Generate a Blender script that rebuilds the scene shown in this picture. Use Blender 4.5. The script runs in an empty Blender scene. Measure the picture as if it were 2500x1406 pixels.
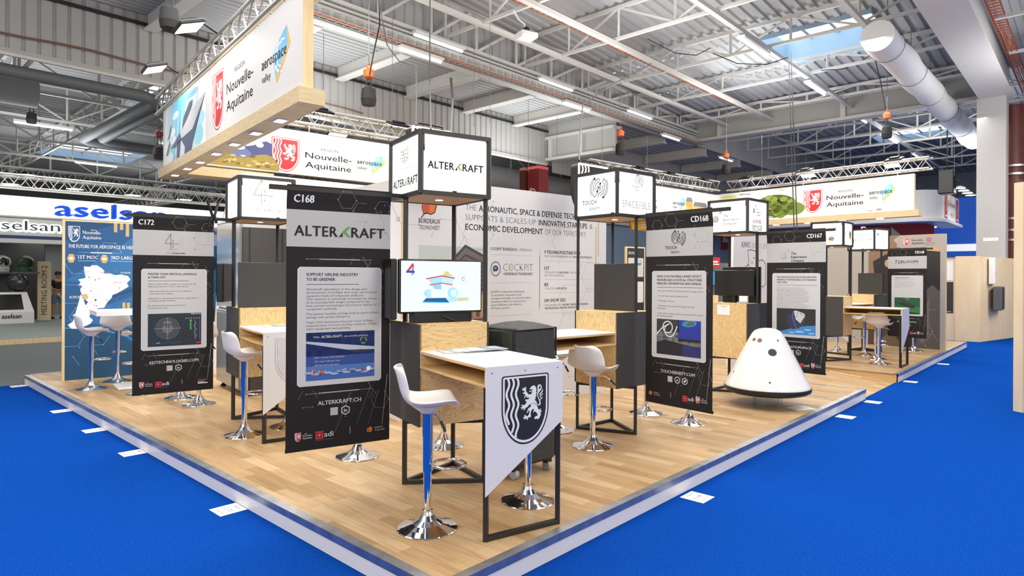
import bpy, math, random
from mathutils import Vector, Matrix
from mathutils.geometry import tessellate_polygon
random.seed(7)
S = bpy.context.scene
COL = S.collection
PI = math.pi
# ------------------------------------------------------------------ camera
cd = bpy.data.cameras.new('camera'); cam = bpy.data.objects.new('camera', cd); COL.objects.link(cam)
cd.sensor_width = 36.0; cd.lens = 1549.8 / 2500 * 36.0
cd.shift_y = (674.5 - 703.0) / 2500.0
cd.clip_start = 0.05; cd.clip_end = 300
cam.location = (0, 0, 1.6)
cam.rotation_euler = (Matrix.Rotation(PI / 2, 3, 'X') @ Matrix.Rotation(0.0048, 3, 'Z')).to_euler()
S.camera = cam
# ------------------------------------------------------------------ view, world, lights
S.view_settings.view_transform = 'Standard'; S.view_settings.look = 'None'
S.view_settings.gamma = 1.0; S.view_settings.use_curve_mapping = False
S.view_settings.exposure = -0.12
W = bpy.data.worlds.new('hall_daylight'); S.world = W; W.use_nodes = True
bg = W.node_tree.nodes['Background']; bg.inputs[0].default_value = (1.0, 0.975, 0.94, 1); bg.inputs[1].default_value = 0.72
def area(name, loc, size, power, col=(1, .97, .92), rot=(0, 0, 0), sy=None):
    l = bpy.data.lights.new(name, 'AREA'); l.energy = power; l.color = col
    l.shape = 'RECTANGLE'; l.size = size; l.size_y = sy or size
    o = bpy.data.objects.new(name, l); COL.objects.link(o); o.location = loc; o.rotation_euler = rot
    return o
# stand frame: u runs along the aisle to the back, v along the other aisle
OX, OY, TH = -.359, 3.2536, math.radians(42.803)
UX, UY = math.sin(TH), math.cos(TH)
def uv(u, v, z=0.0): return Vector((OX + u * UX - v * UY, OY + u * UY + v * UX, z))
ROTU = PI / 2 - TH            # z rotation that turns local x into u, local y into v
CARPET = -0.143
for k, (u, v, z, s, p) in enumerate([(1.5, 2.0, 6.6, 4, 300), (2.0, 6.5, 6.6, 4, 300), (7.0, 3.5, 6.9, 4, 330), (12.5, 3.0, 6.9, 4, 330), (17.5, 3.5, 6.6, 4, 260),
                                     (4.0, -3.0, 6.6, 4, 240), (-3.0, 5.0, 6.6, 4, 240), (2.0, 17.5, 5.5, 4, 220), (12.0, -3.0, 6.6, 4, 240), (22.0, 2.5, 6.4, 5, 300), (9.0, 17.0, 5.2, 4, 160)]):
    area('overhead_fill', uv(u, v, z), s, p * 1.1, rot=(0, 0, ROTU))  # added overhead fill without fixtures, stands in for the general roof light
for u, v, z, p in ((4, 6, 5.6, 260), (10, 5, 5.6, 300), (17, 5, 5.8, 300), (9, -3, 5.8, 360), (17, -3, 5.6, 420), (6, 11.5, 5.4, 190), (14, 11.5, 5.4, 200), (0, 38, 5, 220), (12, 36, 5, 220), (2, 20, 5.0, 160), (-3, 12, 5.2, 120), (27, 2, 6, 320), (-6, 22, 5, 200), (5, 30, 5, 220), (16, 20, 4.6, 220), (-14, 30, 5, 180), (24, 28, 5, 200)):
    area('ceiling_fill', uv(u, v, z), 3, p * .74, (.96, .985, 1.), rot=(PI, 0, ROTU))  # added upward fill, brightens the roof and offsets the blue carpet bounce

def aimed(loc, tgt, size, p):
    d = Vector(tgt) - Vector(loc); o = area('side_fill', loc, size, p * 1.2, (1, .9, .77)); o.rotation_euler = d.to_track_quat('-Z', 'Y').to_euler()  # added unseen fill lamps that lift upright faces and the birch booth
aimed(uv(-7, 1, 5.2), uv(3, 4, .6), 4, 260); aimed(uv(3, -8, 5.2), uv(5, 3, .6), 4, 260); aimed(uv(18.2, -4.2, 4.6), uv(20.8, -.4, 1), 2.5, 230); aimed(uv(-5, -5, 4.6), uv(2, 2, .6), 3, 130)
# ------------------------------------------------------------------ materials
def lin(h):
    if isinstance(h, str):
        h = h.lstrip('#'); c = [int(h[i:i + 2], 16) / 255 for i in (0, 2, 4)]
    else: c = h
    return tuple(x / 12.92 if x <= .04045 else ((x + .055) / 1.055) ** 2.4 for x in c) + (1,)
MATS = {}
def mat(name, col, rough=.5, metal=0., emit=0., spec=.5, ecol=None, trans=0., alpha=1.):
    if name in MATS: return MATS[name]
    m = bpy.data.materials.new(name); m.use_nodes = True
    b = m.node_tree.nodes['Principled BSDF']
    b.inputs['Base Color'].default_value = lin(col); b.inputs['Roughness'].default_value = rough
    b.inputs['Metallic'].default_value = metal; b.inputs['Specular IOR Level'].default_value = spec
    if emit: b.inputs['Emission Color'].default_value = lin(ecol or col); b.inputs['Emission Strength'].default_value = emit
    if trans: b.inputs['Transmission Weight'].default_value = trans
    m.diffuse_color = lin(col); MATS[name] = m
    return m
def nodes(m): return m.node_tree.nodes, m.node_tree.links, m.node_tree.nodes['Principled BSDF']
def ramp(n, l, src, stops):
    r = n.new('ShaderNodeValToRGB'); e = r.color_ramp.elements
    while len(e) < len(stops): e.new(.5)
    for q, (p, c) in zip(e, stops): q.position = p; q.color = lin(c)
    l.new(src, r.inputs[0]); return r.outputs[0]
def noise_mat(name, c1, c2, scale, rough=.7, stretch=(1, 1, 1), detail=4, bump=0., metal=0., lo=.35, hi=.65, dist=0., spec=.5):
    m = mat(name, c1, rough, metal, spec=spec); n, l, b = nodes(m)
    tc = n.new('ShaderNodeTexCoord'); mp = n.new('ShaderNodeMapping'); mp.inputs['Scale'].default_value = stretch
    nz = n.new('ShaderNodeTexNoise'); nz.inputs['Scale'].default_value = scale; nz.inputs['Detail'].default_value = detail; nz.inputs['Distortion'].default_value = dist
    l.new(tc.outputs['Object'], mp.inputs[0]); l.new(mp.outputs[0], nz.inputs['Vector'])
    l.new(ramp(n, l, nz.outputs[0], [(lo, c1), (hi, c2)]), b.inputs['Base Color'])
    if bump:
        bp = n.new('ShaderNodeBump'); bp.inputs['Strength'].default_value = bump; bp.inputs['Distance'].default_value = .01
        l.new(nz.outputs[0], bp.inputs['Height']); l.new(bp.outputs[0], b.inputs['Normal'])
    return m
def plank_mat():
    m = mat('oak_vinyl', '#cfae80', .42, spec=.35); n, l, b = nodes(m)
    tc = n.new('ShaderNodeTexCoord'); mp = n.new('ShaderNodeMapping'); mp.inputs['Rotation'].default_value = (0, 0, PI / 2)
    br = n.new('ShaderNodeTexBrick'); br.offset = .37; br.offset_frequency = 2
    br.inputs['Scale'].default_value = 1; br.inputs['Brick Width'].default_value = .5; br.inputs['Row Height'].default_value = .105
    br.inputs['Mortar Size'].default_value = .0006; br.inputs['Mortar'].default_value = lin('#9a7748')
    br.inputs['Color1'].default_value = (0, 0, 0, 1); br.inputs['Color2'].default_value = (1, 1, 1, 1)
    l.new(tc.outputs['Object'], mp.inputs[0]); l.new(mp.outputs[0], br.inputs['Vector'])
    c = ramp(n, l, br.outputs['Color'], [(.0, '#a9885e'), (.3, '#c2a47c'), (.6, '#b6966c'), (1., '#d0b58e')])
    mp2 = n.new('ShaderNodeMapping'); mp2.inputs['Scale'].default_value = (34, 1.8, 1); l.new(tc.outputs['Object'], mp2.inputs[0])
    nz = n.new('ShaderNodeTexNoise'); nz.inputs['Scale'].default_value = 1.6; nz.inputs['Detail'].default_value = 7; nz.inputs['Distortion'].default_value = .6
    l.new(mp2.outputs[0], nz.inputs['Vector'])
    g = ramp(n, l, nz.outputs[0], [(.3, '#b59b7c'), (.62, '#ffffff')])
    mx = n.new('ShaderNodeMix'); mx.data_type = 'RGBA'; mx.blend_type = 'MULTIPLY'; mx.inputs[0].default_value = .42
    l.new(c, mx.inputs[6]); l.new(g, mx.inputs[7])
    mort = n.new('ShaderNodeMix'); mort.data_type = 'RGBA'; l.new(br.outputs['Fac'], mort.inputs[0]); l.new(mx.outputs[2], mort.inputs[6]); mort.inputs[7].default_value = lin('#a88757')
    l.new(mort.outputs[2], b.inputs['Base Color'])
    return m
def ply_mat(name, axis):      # rotary cut plywood: broad flame figure
    m = mat(name, '#dcb878', .5, spec=.3); n, l, b = nodes(m)
    tc = n.new('ShaderNodeTexCoord'); mp = n.new('ShaderNodeMapping'); mp.inputs['Scale'].default_value = (1.1, 1.1, 4.2) if axis == 'h' else (5, 5, 1.1)
    nz = n.new('ShaderNodeTexNoise'); nz.inputs['Scale'].default_value = 2.6; nz.inputs['Detail'].default_value = 3; nz.inputs['Distortion'].default_value = 1.0
    l.new(tc.outputs['Object'], mp.inputs[0]); l.new(mp.outputs[0], nz.inputs['Vector'])
    mu = n.new('ShaderNodeMath'); mu.operation = 'MULTIPLY'; mu.inputs[1].default_value = 11; l.new(nz.outputs[0], mu.inputs[0])
    fr = n.new('ShaderNodeMath'); fr.operation = 'FRACT'; l.new(mu.outputs[0], fr.inputs[0])
    l.new(ramp(n, l, fr.outputs[0], [(.0, '#e2c592'), (.55, '#dec08b'), (.82, '#c6a069'), (1., '#e1c491')]), b.inputs['Base Color'])
    return m
def grain_mat(name, c1, c2, stretch, scale=3): return noise_mat(name, c1, c2, scale, .5, stretch, 5, lo=.3, hi=.7, dist=.4, spec=.3)
M = dict(
    carpet=noise_mat('blue_carpet', '#0c3c92', '#134aa2', 90, 1.0, bump=.25, spec=.0),
    gcarpet=noise_mat('grey_carpet', '#63676a', '#74787b', 60, .95, bump=.2, spec=.1),
    lgcarpet=noise_mat('pale_grey_carpet', '#868d8c', '#979d9b', 60, .95, spec=.1),
    plank=plank_mat(), ply=ply_mat('plywood', 'h'), plyv=ply_mat('plywood_upright', 'v'),
    plyedge=grain_mat('plywood_edge', '#c39658', '#e2c48e', (1, 1, 40)),
    oakh=grain_mat('pale_oak', '#c9b188', '#dac8a4', (2, 2, 22)), ceilwood=grain_mat('soffit_oak', '#b98d5c', '#cda676', (3, 18, 3)),
    birch=grain_mat('birch_panel', '#dcc6a2', '#e6d3b2', (2, 2, .6), 2), pine=grain_mat('pine_edge', '#d9bd8c', '#e8d2a6', (6, 6, .8)),
    black=mat('black_steel', '#232220', .45), char=noise_mat('charcoal_board', '#3a3937', '#413f3d', 120, .6), blk=mat('black_plastic', '#191919', .35),
    white=mat('white_laminate', '#e6e5e6', .35), shell=mat('white_shell', '#e9e7e4', .3), wall=mat('white_wall_print', '#d3d3d5', .6),
    paintw=mat('white_paint', '#dcdcda', .6), hallw=mat('hall_white_steel', '#c6c4be', .55), hallg=mat('hall_grey_steel', '#a9a8a3', .6),
    deck=mat('roof_deck', '#a3a4a4', .6), clad=mat('wall_cladding', '#a9a8a5', .6), dgrey=mat('dark_grey_duct', '#62666a', .5),
    chrome=mat('chrome', '#e4e4e6', .06, 1.), alu=noise_mat('brushed_aluminium', '#aeb0b2', '#c9cacc', 8, .42, (1, 1, 1), metal=1.), trussm=mat('truss_aluminium', '#c9c8c4', .35, .85),
    fabric=mat('black_banner_fabric', '#242222', .65, spec=.25), panelg=mat('grey_print', '#b9b9b7', .5), cardg=mat('card_print', '#c9c9c8', .5),
    lbox=mat('backlit_white', '#f4f4f4', .4, emit=.72, ecol='#f6f7f8'), lamp=mat('lamp_lens', '#ffffff', .4, emit=9, ecol='#fff6e2'), tubem=mat('fluorescent_tube', '#ffffff', .4, emit=.85, ecol='#f2f4f6'),
    spot=mat('spot_lens', '#ffffff', .4, emit=5, ecol='#fff4dc'), sky=mat('skylight_glass', '#f2f8ff', .3, emit=1.5, ecol='#eaf3ff'), skyb=mat('skylight_reveal', '#9db9cf', .6),
    cover=noise_mat('padded_nylon', '#2f302e', '#3a3b39', 30, .65, bump=.15), rubber=mat('rubber', '#1d1d1d', .8), capw=mat('gloss_white', '#ecebea', .12), capb=mat('heat_shield_black', '#1b1b1c', .4),
    ink=mat('ink_black', '#222222', .5), inkg=mat('ink_grey', '#6b6b6b', .5), inkl=mat('ink_pale_grey', '#a9a9ab', .5), wht=mat('ink_white', '#efefef', .5), hoistb=mat('hoist_bag_black', '#1b1b1b', .7), red=mat('ink_red', '#c3272d', .5), redd=mat('ink_dark_red', '#7d1f25', .55),
    green=mat('ink_green', '#5d9b3a', .5), lime=mat('ink_lime', '#9bbf2f', .5), orange=mat('ink_orange', '#d86a2c', .5), yellow=mat('ink_yellow', '#eeb82e', .5), sky1=mat('ink_sky_blue', '#6fb4dc', .5), sky2=mat('ink_pale_blue', '#a6d0e8', .5),
    navy=mat('ink_navy', '#24345f', .5), blue=mat('ink_blue', '#1f5fd0', .5), web=mat('ink_web_grey', '#8d8d92', .5), webd=mat('ink_web_dark', '#56565b', .5), gold=mat('ink_gold', '#c9a76b', .5), brown=mat('ink_brown', '#8a5a35', .5),
)
def pmat(h, rough=.5): return mat('print_' + h.strip('#'), h, rough)
def emat(h, s=1.):
    n = 'screen_' + h.strip('#')
    return MATS.get(n) or mat(n, '#050505', .25, emit=1.2, ecol=h)
# ------------------------------------------------------------------ geometry helpers
class MB:
    """collects shapes with several materials and links them as ONE mesh object"""
    def __init__(s): s.v = []; s.f = []; s.mi = []; s.sm = []; s.ms = []; s.T = Matrix.Identity(4)
    def m(s, name):
        mt = M[name] if isinstance(name, str) else name
        if mt not in s.ms: s.ms.append(mt)
        return s.ms.index(mt)
    def add(s, vs, fs, mt, smooth=False):
        o = len(s.v); k = s.m(mt)
        s.v += [s.T @ Vector(p) for p in vs]
        for f in fs: s.f.append([o + i for i in f]); s.mi.append(k); s.sm.append(smooth)
        return s
    def box(s, c, d, mt, rz=0, b=0.):
        x, y, z = d[0] / 2, d[1] / 2, d[2] / 2; R = Matrix.Rotation(rz, 3, 'Z')
        if b and min(x, y, z) > b * 1.2:
            vs, fs = [], []
            lv = [(-z, b), (-z + b, 0), (z - b, 0), (z, b)]
            for zz, i in lv:
                X, Y = x - i, y - i; k = b if i == 0 else b * .3
                vs += [(-X + k, -Y, zz), (X - k, -Y, zz), (X, -Y + k, zz), (X, Y - k, zz), (X - k, Y, zz), (-X + k, Y, zz), (-X, Y - k, zz), (-X, -Y + k, zz)]
            for j in range(3): fs += [(j * 8 + i, j * 8 + (i + 1) % 8, j * 8 + 8 + (i + 1) % 8, j * 8 + 8 + i) for i in range(8)]
            fs += [tuple(range(7, -1, -1)), tuple(range(24, 32))]
        else:
            vs = [(-x, -y, -z), (x, -y, -z), (x, y, -z), (-x, y, -z), (-x, -y, z), (x, -y, z), (x, y, z), (-x, y, z)]
            fs = [(3, 2, 1, 0), (4, 5, 6, 7), (0, 1, 5, 4), (1, 2, 6, 5), (2, 3, 7, 6), (3, 0, 4, 7)]
        return s.add([R @ Vector(p) + Vector(c) for p in vs], fs, mt)
    def bx(s, x0, x1, y0, y1, z0, z1, mt, b=0.): return s.box(((x0 + x1) / 2, (y0 + y1) / 2, (z0 + z1) / 2), (abs(x1 - x0), abs(y1 - y0), abs(z1 - z0)), mt, b=b)
    def bar(s, a, b, w, mt, h=None):
        a, b = Vector(a), Vector(b); d = (b - a); L = d.length; d.normalize(); h = h or w
        up = Vector((0, 0, 1)) if abs(d.z) < .95 else Vector((UX, UY, 0))
        r = d.cross(up).normalized(); q = r.cross(d)
        vs = [p + r * i * w / 2 + q * j * h / 2 for p in (a, b) for i, j in ((-1, -1), (1, -1), (1, 1), (-1, 1))]
        return s.add(vs, [(0, 1, 2, 3), (7, 6, 5, 4), (0, 4, 5, 1), (1, 5, 6, 2), (2, 6, 7, 3), (3, 7, 4, 0)], mt)
    def tube(s, pts, r, mt, n=8, closed=False, cap=True):
        pts = [Vector(p) for p in pts]; vs = []; N = len(pts); last = None
        for i, p in enumerate(pts):
            d = (pts[(i + 1) % N] - pts[i - 1]) if closed or 0 < i < N - 1 else (pts[1] - p if i == 0 else p - pts[-2])
            d.normalize()
            if last is None:
                up = Vector((0, 0, 1)) if abs(d.z) < .9 else Vector((1, 0, 0)); q = d.cross(up).normalized()
            else: q = (last - d * last.dot(d)).normalized()
            last = q; w = d.cross(q)
            rr = r[i] if isinstance(r, (list, tuple)) else r
            vs += [p + (q * math.cos(2 * PI * k / n) + w * math.sin(2 * PI * k / n)) * rr for k in range(n)]
        fs = []
        for i in range(N if closed else N - 1):
            a, b = i * n, ((i + 1) % N) * n
            fs += [(a + k, a + (k + 1) % n, b + (k + 1) % n, b + k) for k in range(n)]
        s.add(vs, fs, mt, True)
        if cap and not closed: s.add(vs[:n], [tuple(range(n - 1, -1, -1))], mt); s.add(vs[-n:], [tuple(range(n))], mt)
        return s
    def lathe(s, prof, c, mt, n=32, mats=None, tilt=None):
        vs = []; T = tilt or Matrix.Identity(3)
        for r, z in prof: vs += [T @ Vector((r * math.cos(2 * PI * k / n), r * math.sin(2 * PI * k / n), z)) + Vector(c) for k in range(n)]
        for i in range(len(prof) - 1):
            s.add(vs[i * n:(i + 2) * n], [(k, (k + 1) % n, n + (k + 1) % n, n + k) for k in range(n)], mats[i] if mats else mt, True)
        return s
    def sphere(s, c, r, mt, n=20, sz=1.): return s.lathe([(max(1e-4, r * math.sin(PI * i / 12)), -r * sz * math.cos(PI * i / 12)) for i in range(13)], c, mt, n)
    def prism(s, poly, z0, z1, mt, top=None):
        n = len(poly); t = tri(poly)
        s.add([(x, y, z1) for x, y in poly], t, top or mt); s.add([(x, y, z0) for x, y in poly], [f[::-1] for f in t], mt)
        vs = [(x, y, z0) for x, y in poly] + [(x, y, z1) for x, y in poly]
        return s.add(vs, [(i, (i + 1) % n, n + (i + 1) % n, n + i) for i in range(n)], mt)
    def build(s, name, parent=None, loc=None, rz=0):
        me = bpy.data.meshes.new(name); me.from_pydata(s.v, [], s.f)
        for mt in s.ms: me.materials.append(mt)
        me.polygons.foreach_set('material_index', s.mi); me.polygons.foreach_set('use_smooth', s.sm); me.update()
        o = bpy.data.objects.new(name, me); COL.objects.link(o)
        if parent: o.parent = parent
        if loc is not None: o.location = loc
        o.rotation_euler.z = rz
        return o
def tri(poly):
    t = tessellate_polygon([[Vector((x, y, 0)) for x, y in poly]]); out = []
    for a, b, c in t:
        A, B, C = poly[a], poly[b], poly[c]
        out.append((a, b, c) if (B[0] - A[0]) * (C[1] - A[1]) - (B[1] - A[1]) * (C[0] - A[0]) > 0 else (a, c, b))
    return out
def tag(o, label, cat, group=None):
    o['label'] = label; o['category'] = cat
    if group: o['group'] = group
    return o
def thing(name, loc, rz=0, label=None, cat=None, group=None):
    o = bpy.data.objects.new(name, None); COL.objects.link(o); o.location = loc; o.rotation_euler.z = rz; o.empty_display_size = .2
    return tag(o, label, cat, group)
def struct(o, label=None):
    o['kind'] = 'structure'
    if label: o['label'] = label
    return o
def dup(root, loc, rz, label, group=None):
    r = root.copy(); COL.objects.link(r); r.location = loc; r.rotation_euler.z = rz; r['label'] = label
    if group: r['group'] = group
    for ch in list(root.children):
        c = ch.copy(); COL.objects.link(c); c.parent = r
        for g in list(ch.children): d = g.copy(); COL.objects.link(d); d.parent = c
    return r
# ------------------------------------------------------------------ flat printing
_tc = {}
_fc = bpy.data.curves.new('lettering', 'FONT'); _fo = bpy.data.objects.new('lettering', _fc)
_fc.resolution_u = 2
def glyphs(t, bold, shear, sp):
    k = (t, bold, shear, sp)
    if k not in _tc:
        _fc.body = t; _fc.offset = bold; _fc.shear = shear; _fc.space_character = sp
        me = _fo.to_mesh(); _tc[k] = ([(v.co.x / .73, v.co.y / .73) for v in me.vertices], [tuple(p.vertices) for p in me.polygons]); _fo.to_mesh_clear()
    return _tc[k]
class Print:
    """flat artwork in its own 2D units (x to the reader's right, y up), laid in thin layers on a face of an MB"""
    def __init__(s): s.it = []; s.l = 0
    def geo(s, vs, fs, mt, l): s.it.append((vs, fs, mt, l)); return s
    def poly(s, pts, mt, l=1): return s.geo(list(pts), tri(pts), mt, l)
    def rect(s, x0, y0, x1, y1, mt, l=1, cut=0):
        if x0 > x1: x0, x1 = x1, x0
        if y0 > y1: y0, y1 = y1, y0
        if cut: return s.poly([(x0 + cut, y0), (x1 - cut, y0), (x1, y0 + cut), (x1, y1 - cut), (x1 - cut, y1), (x0 + cut, y1), (x0, y1 - cut), (x0, y0 + cut)], mt, l)
        return s.geo([(x0, y0), (x1, y0), (x1, y1), (x0, y1)], [(0, 1, 2, 3)], mt, l)
    def line(s, pts, w, mt, l=2, closed=False):
        P = [Vector(p) for p in pts]; n = len(P); vs = []
        for i, p in enumerate(P):
            a = P[i - 1] if (i or closed) else None; b = P[(i + 1) % n] if (i < n - 1 or closed) else None
            d1 = (p - a).normalized() if a is not None else None; d2 = (b - p).normalized() if b is not None else None
            d = (d1 + d2) if d1 is not None and d2 is not None else (d1 if d1 is not None else d2)
            d = d.normalized() if d.length > 1e-6 else d2
            k = max(.5, abs(d.dot(d2 if d2 is not None else d1))); q = Vector((-d.y, d.x)) * (w / 2 / k)
            vs += [tuple(p + q), tuple(p - q)]
        fs = [(2 * i, 2 * i + 1, 2 * ((i + 1) % n) + 1, 2 * ((i + 1) % n)) for i in range(n if closed else n - 1)]
        return s.geo(vs, fs, mt, l)
    def ell(s, x, y, rx, ry, mt, l=2, n=24): return s.geo([(x + rx * math.cos(2 * PI * i / n), y + ry * math.sin(2 * PI * i / n)) for i in range(n)], [tuple(range(n))], mt, l)
    def arc(s, x, y, r, a0, a1, w, mt, l=2, n=20, ry=None):
        return s.line([(x + r * math.cos(math.radians(a0 + (a1 - a0) * i / n)), y + (ry or r) * math.sin(math.radians(a0 + (a1 - a0) * i / n))) for i in range(n + 1)], w, mt, l)
    def text(s, t, x, y, h, mt, l=3, al='l', bold=0., shear=0., w=None, sp=1., sx=1.):
        vs, fs = glyphs(t, min(bold, 0), shear, sp)
        if not vs: return s
        x0 = min(v[0] for v in vs); x1 = max(v[0] for v in vs)
        k = (w / (x1 - x0)) if w else h * sx
        ww = (x1 - x0) * k; ox = x - (0 if al == 'l' else ww if al == 'r' else ww / 2)
        for dx, dy in (((0, 0),) if bold <= .004 else ((-1, -.5), (0, 0), (1, .5)) if bold < .06 else [(math.cos(PI * i / 4), math.sin(PI * i / 4)) for i in range(8)] + [(0, 0)]):
            q = 1.25 * bold * h; s.geo([(ox + (a - x0) * k + dx * q, y + b * h + dy * q) for a, b in vs], fs, mt, l)
        return s
    def sub(s, other, x, y, k, ky=None, l=0):
        ky = ky or k
        for vs, fs, mt, ll in other.it: s.it.append(([(x + a * k, y + b * ky) for a, b in vs], fs, mt, ll + l))
        return s
    def warp(s, fn):
        s.it = [([fn(*p) for p in vs], fs, mt, l) for vs, fs, mt, l in s.it]; return s
    def clip_x(s, x0, x1):
        out = []
        for vs, fs, mt, l in s.it:
            f2 = [f for f in fs if all(x0 - 1e-6 <= vs[i][0] <= x1 + 1e-6 for i in f)]
            if f2: out.append((vs, f2, mt, l))
        s.it = out; return s
    def put(s, mb, o, xd, k=1., ky=None, yd=(0, 0, 1), eps=.0004, fn=None):
        o = Vector(o); xd = Vector(xd).normalized(); yd = Vector(yd).normalized(); nn = xd.cross(yd); ky = ky or k
        for vs, fs, mt, l in s.it:
            mb.add([o + xd * (a * k) + yd * (b * ky) + nn * (eps * (l + 1)) + (fn(a, b) if fn else Vector((0, 0, 0))) for a, b in vs], fs, mt)
        return mb
def hexnet(p, pts, r, mt, w=.25, dots=True, seed=1, l=1, keep=.75):
    rnd = random.Random(seed)
    for x, y in pts:
        c = [(x + r * math.cos(PI / 3 * i), y + r * math.sin(PI / 3 * i)) for i in range(7)]
        for i in range(6):
            if rnd.random() < keep: p.line([c[i], c[i + 1]], w, mt, l)
        if dots:
            for i in range(6):
                if rnd.random() < .45: p.ell(*c[i], w * 2.2, w * 2.2, mt, l, 8)
# ------------------------------------------------------------------ emblems
_LION = [[(690,310),(650,320),(625,345),(608,368),(618,382),(645,372),(662,385),(648,402),(605,405),(598,415),(625,422),(655,408),(658,425),(640,438),(652,455),(622,462),(590,468),(575,452),(560,430),(537,398),(542,370),(542,336),(526,336),(514,368),(508,338),(494,340),(496,370),(470,362),(468,380),(492,398),(512,404),(518,422),(488,432),(480,448),(500,455),(520,452),(522,480),(512,512),(500,528),(528,520),(534,492),(552,482),(546,510),(572,526),(604,516),(590,548),(552,556),(528,548),(530,575),(552,590),(545,618),(512,648),(490,652),(470,640),(452,652),(476,668),(475,682),(444,684),(450,702),(476,700),(454,726),(472,726),(492,706),(510,708),(500,738),(514,740),(528,712),(550,692),(582,676),(592,652),(622,640),(645,630),(690,640),(735,655),(716,592),(702,560),(722,545),(710,520),(736,492),(718,475),(742,442),(722,415),(738,390),(722,350),(716,325)],
 [(640,625),(690,610),(735,640),(752,680),(764,722),(790,748),(806,722),(822,728),(812,758),(838,768),(832,780),(804,782),(822,822),(802,862),(782,902),(770,898),(748,912),(740,892),(716,906),(704,900),(696,882),(722,850),(748,850),(760,828),(744,800),(702,762),(686,778),(668,788),(690,738),(680,720),(642,746),(626,802),(634,842),(626,868),(602,862),(582,876),(572,908),(556,916),(560,892),(546,882),(526,898),(502,896),(516,876),(494,872),(488,856),(510,856),(526,846),(508,828),(526,820),(562,850),(590,828),(604,788),(608,742),(590,752),(574,782),(550,788),(560,772),(574,738),(582,708),(622,690)],
 [(715,590),(740,640),(775,670),(806,656),(816,620),(801,580),(781,540),(767,500),(762,470),(777,440),(802,410),(828,380),(834,340),(818,303),(790,292),(760,308),(747,345),(757,380),(750,412),(765,420),(790,390),(777,360),(782,330),(800,316),(814,335),(803,370),(778,400),(753,435),(746,480),(758,520),(783,580),(792,620),(782,648),(764,648),(742,618),(724,575)],
 [(785,470),(810,440),(838,410),(843,375),(857,400),(846,432),(816,462),(797,492)], [(790,518),(820,482),(848,448),(853,466),(832,492),(802,532)], [(800,562),(822,530),(846,518),(852,540),(836,535),(818,562),(806,588)]]
def _cv(p): x, y = p; y = y + .08 * (x - 540); return ((x - 110) / 855., (1330 - y) / 855.)
def shield(x0, x1, ytop, tip, n=10, cr=.04):
    """outline: rounded top corners, straight sides, then two arcs to a point"""
    cx = (x0 + x1) / 2; ys = tip + (ytop - tip) * .52; pts = []
    for i in range(5): a = PI / 2 + PI / 2 * i / 4; pts.append((x0 + cr + cr * math.cos(a), ytop - cr + cr * math.sin(a)))
    for i in range(n): t = i / n; pts.append((x0 + (cx - x0) * (1 - math.cos(t * PI / 2)) ** 1.05, ys + (tip - ys) * math.sin(t * PI / 2) ** 1.12))
    pts.append((cx, tip))
    for i in range(n - 1, -1, -1): t = i / n; pts.append((x1 + (cx - x1) * (1 - math.cos(t * PI / 2)) ** 1.05, ys + (tip - ys) * math.sin(t * PI / 2) ** 1.12))
    for i in range(5): a = PI / 2 * i / 4; pts.append((x1 - cr + cr * math.cos(a), ytop - cr + cr * math.sin(a)))
    return pts
def wave(k, w, wid, y0, y1, n=22): return [(k + w * math.sin(2 * PI * (y1 - y) / .42), y) for y in [y0 + (y1 - y0) * i / n for i in range(n + 1)]]
def crest(field, ink, rim=None, line_only=False, lion=True):
    """regional shield, 1 unit wide: rim, pale ring, field, three waves, rampant lion"""
    p = Print(); rim = rim or field; T = 1.42
    if line_only:
        p.line(shield(0, 1, T, 0, cr=.05), .012, ink, 1, True); p.line(shield(.055, .945, T - .055, .075), .010, ink, 1, True)
        for k in (.11, .16, .215, .265, .32, .37):
            p.line(wave(k, .03, 0, .35 - k * .5, T - .09), .008, ink, 1)
        for q in _LION: p.line([_cv(a) for a in q], .008, ink, 1, True)
        return p
    p.poly(shield(0, 1, T, 0, cr=.05), rim, 1); p.poly(shield(.026, .974, T - .026, .035), ink, 2); p.poly(shield(.062, .938, T - .062, .085, cr=.02), field, 3)
    for k, b in ((.125, .44), (.222, .27), (.318, .16)): p.line(wave(k, .028, 0, b, T - .06), .043, ink, 4)
    if lion:
        for q in _LION: p.poly([_cv(a) for a in q], ink, 4)
    return p
def region_logo(field, ink, text, rim=None, h=1., tx=None):
    """shield with RÉGION / Nouvelle- / Aquitaine beside it; shield height = 1"""
    p = Print(); p.sub(crest(field, ink, rim), 0, 0, 1 / 1.42)
    x = .86
    p.text('R\u00c9GION', x + .42, .76, .085, text, 3, w=.48, bold=-.008)
    p.text('Nouvelle-', x, .49, .19, text, 3, w=1.28, bold=.006); p.text('Aquitaine', x, .20, .19, text, 3, w=1.27, bold=.006)
    return p
def valley_logo(clip=None):
    """aerospace valley: lettering 2.6 long over a blue kite with a gold edge"""
    p = Print()
    p.poly([(1.15, 1.02), (2.62, 1.62), (2.96, .92), (1.62, -.18), (1.42, .05)], 'sky2', 1)
    p.poly([(1.9, 1.33), (2.62, 1.62), (2.8, .95), (1.55, .02), (1.5, .35)], 'sky1', 2)
    p.arc(2.1, .72, .62, 165, 285, .09, 'wht', 3); p.arc(2.05, .75, .42, 160, 300, .05, 'wht', 3); p.line([(1.7, 1.1), (2.2, 1.22), (2.45, 1.2)], .07, 'wht', 3); p.poly([(2.1, 1.3), (2.22, 1.2), (2.0, 1.1)], 'wht', 3)
    p.poly([(2.62, 1.62), (2.98, .92), (1.62, -.22), (1.55, .0), (2.78, .95)], 'yellow', 3)
    p.text('aerospace', 0, .62, .46, 'ink', 5, w=2.62, bold=.012); p.text('valley', .02, .12, .3, 'ink', 5, w=.98)
    return p
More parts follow.
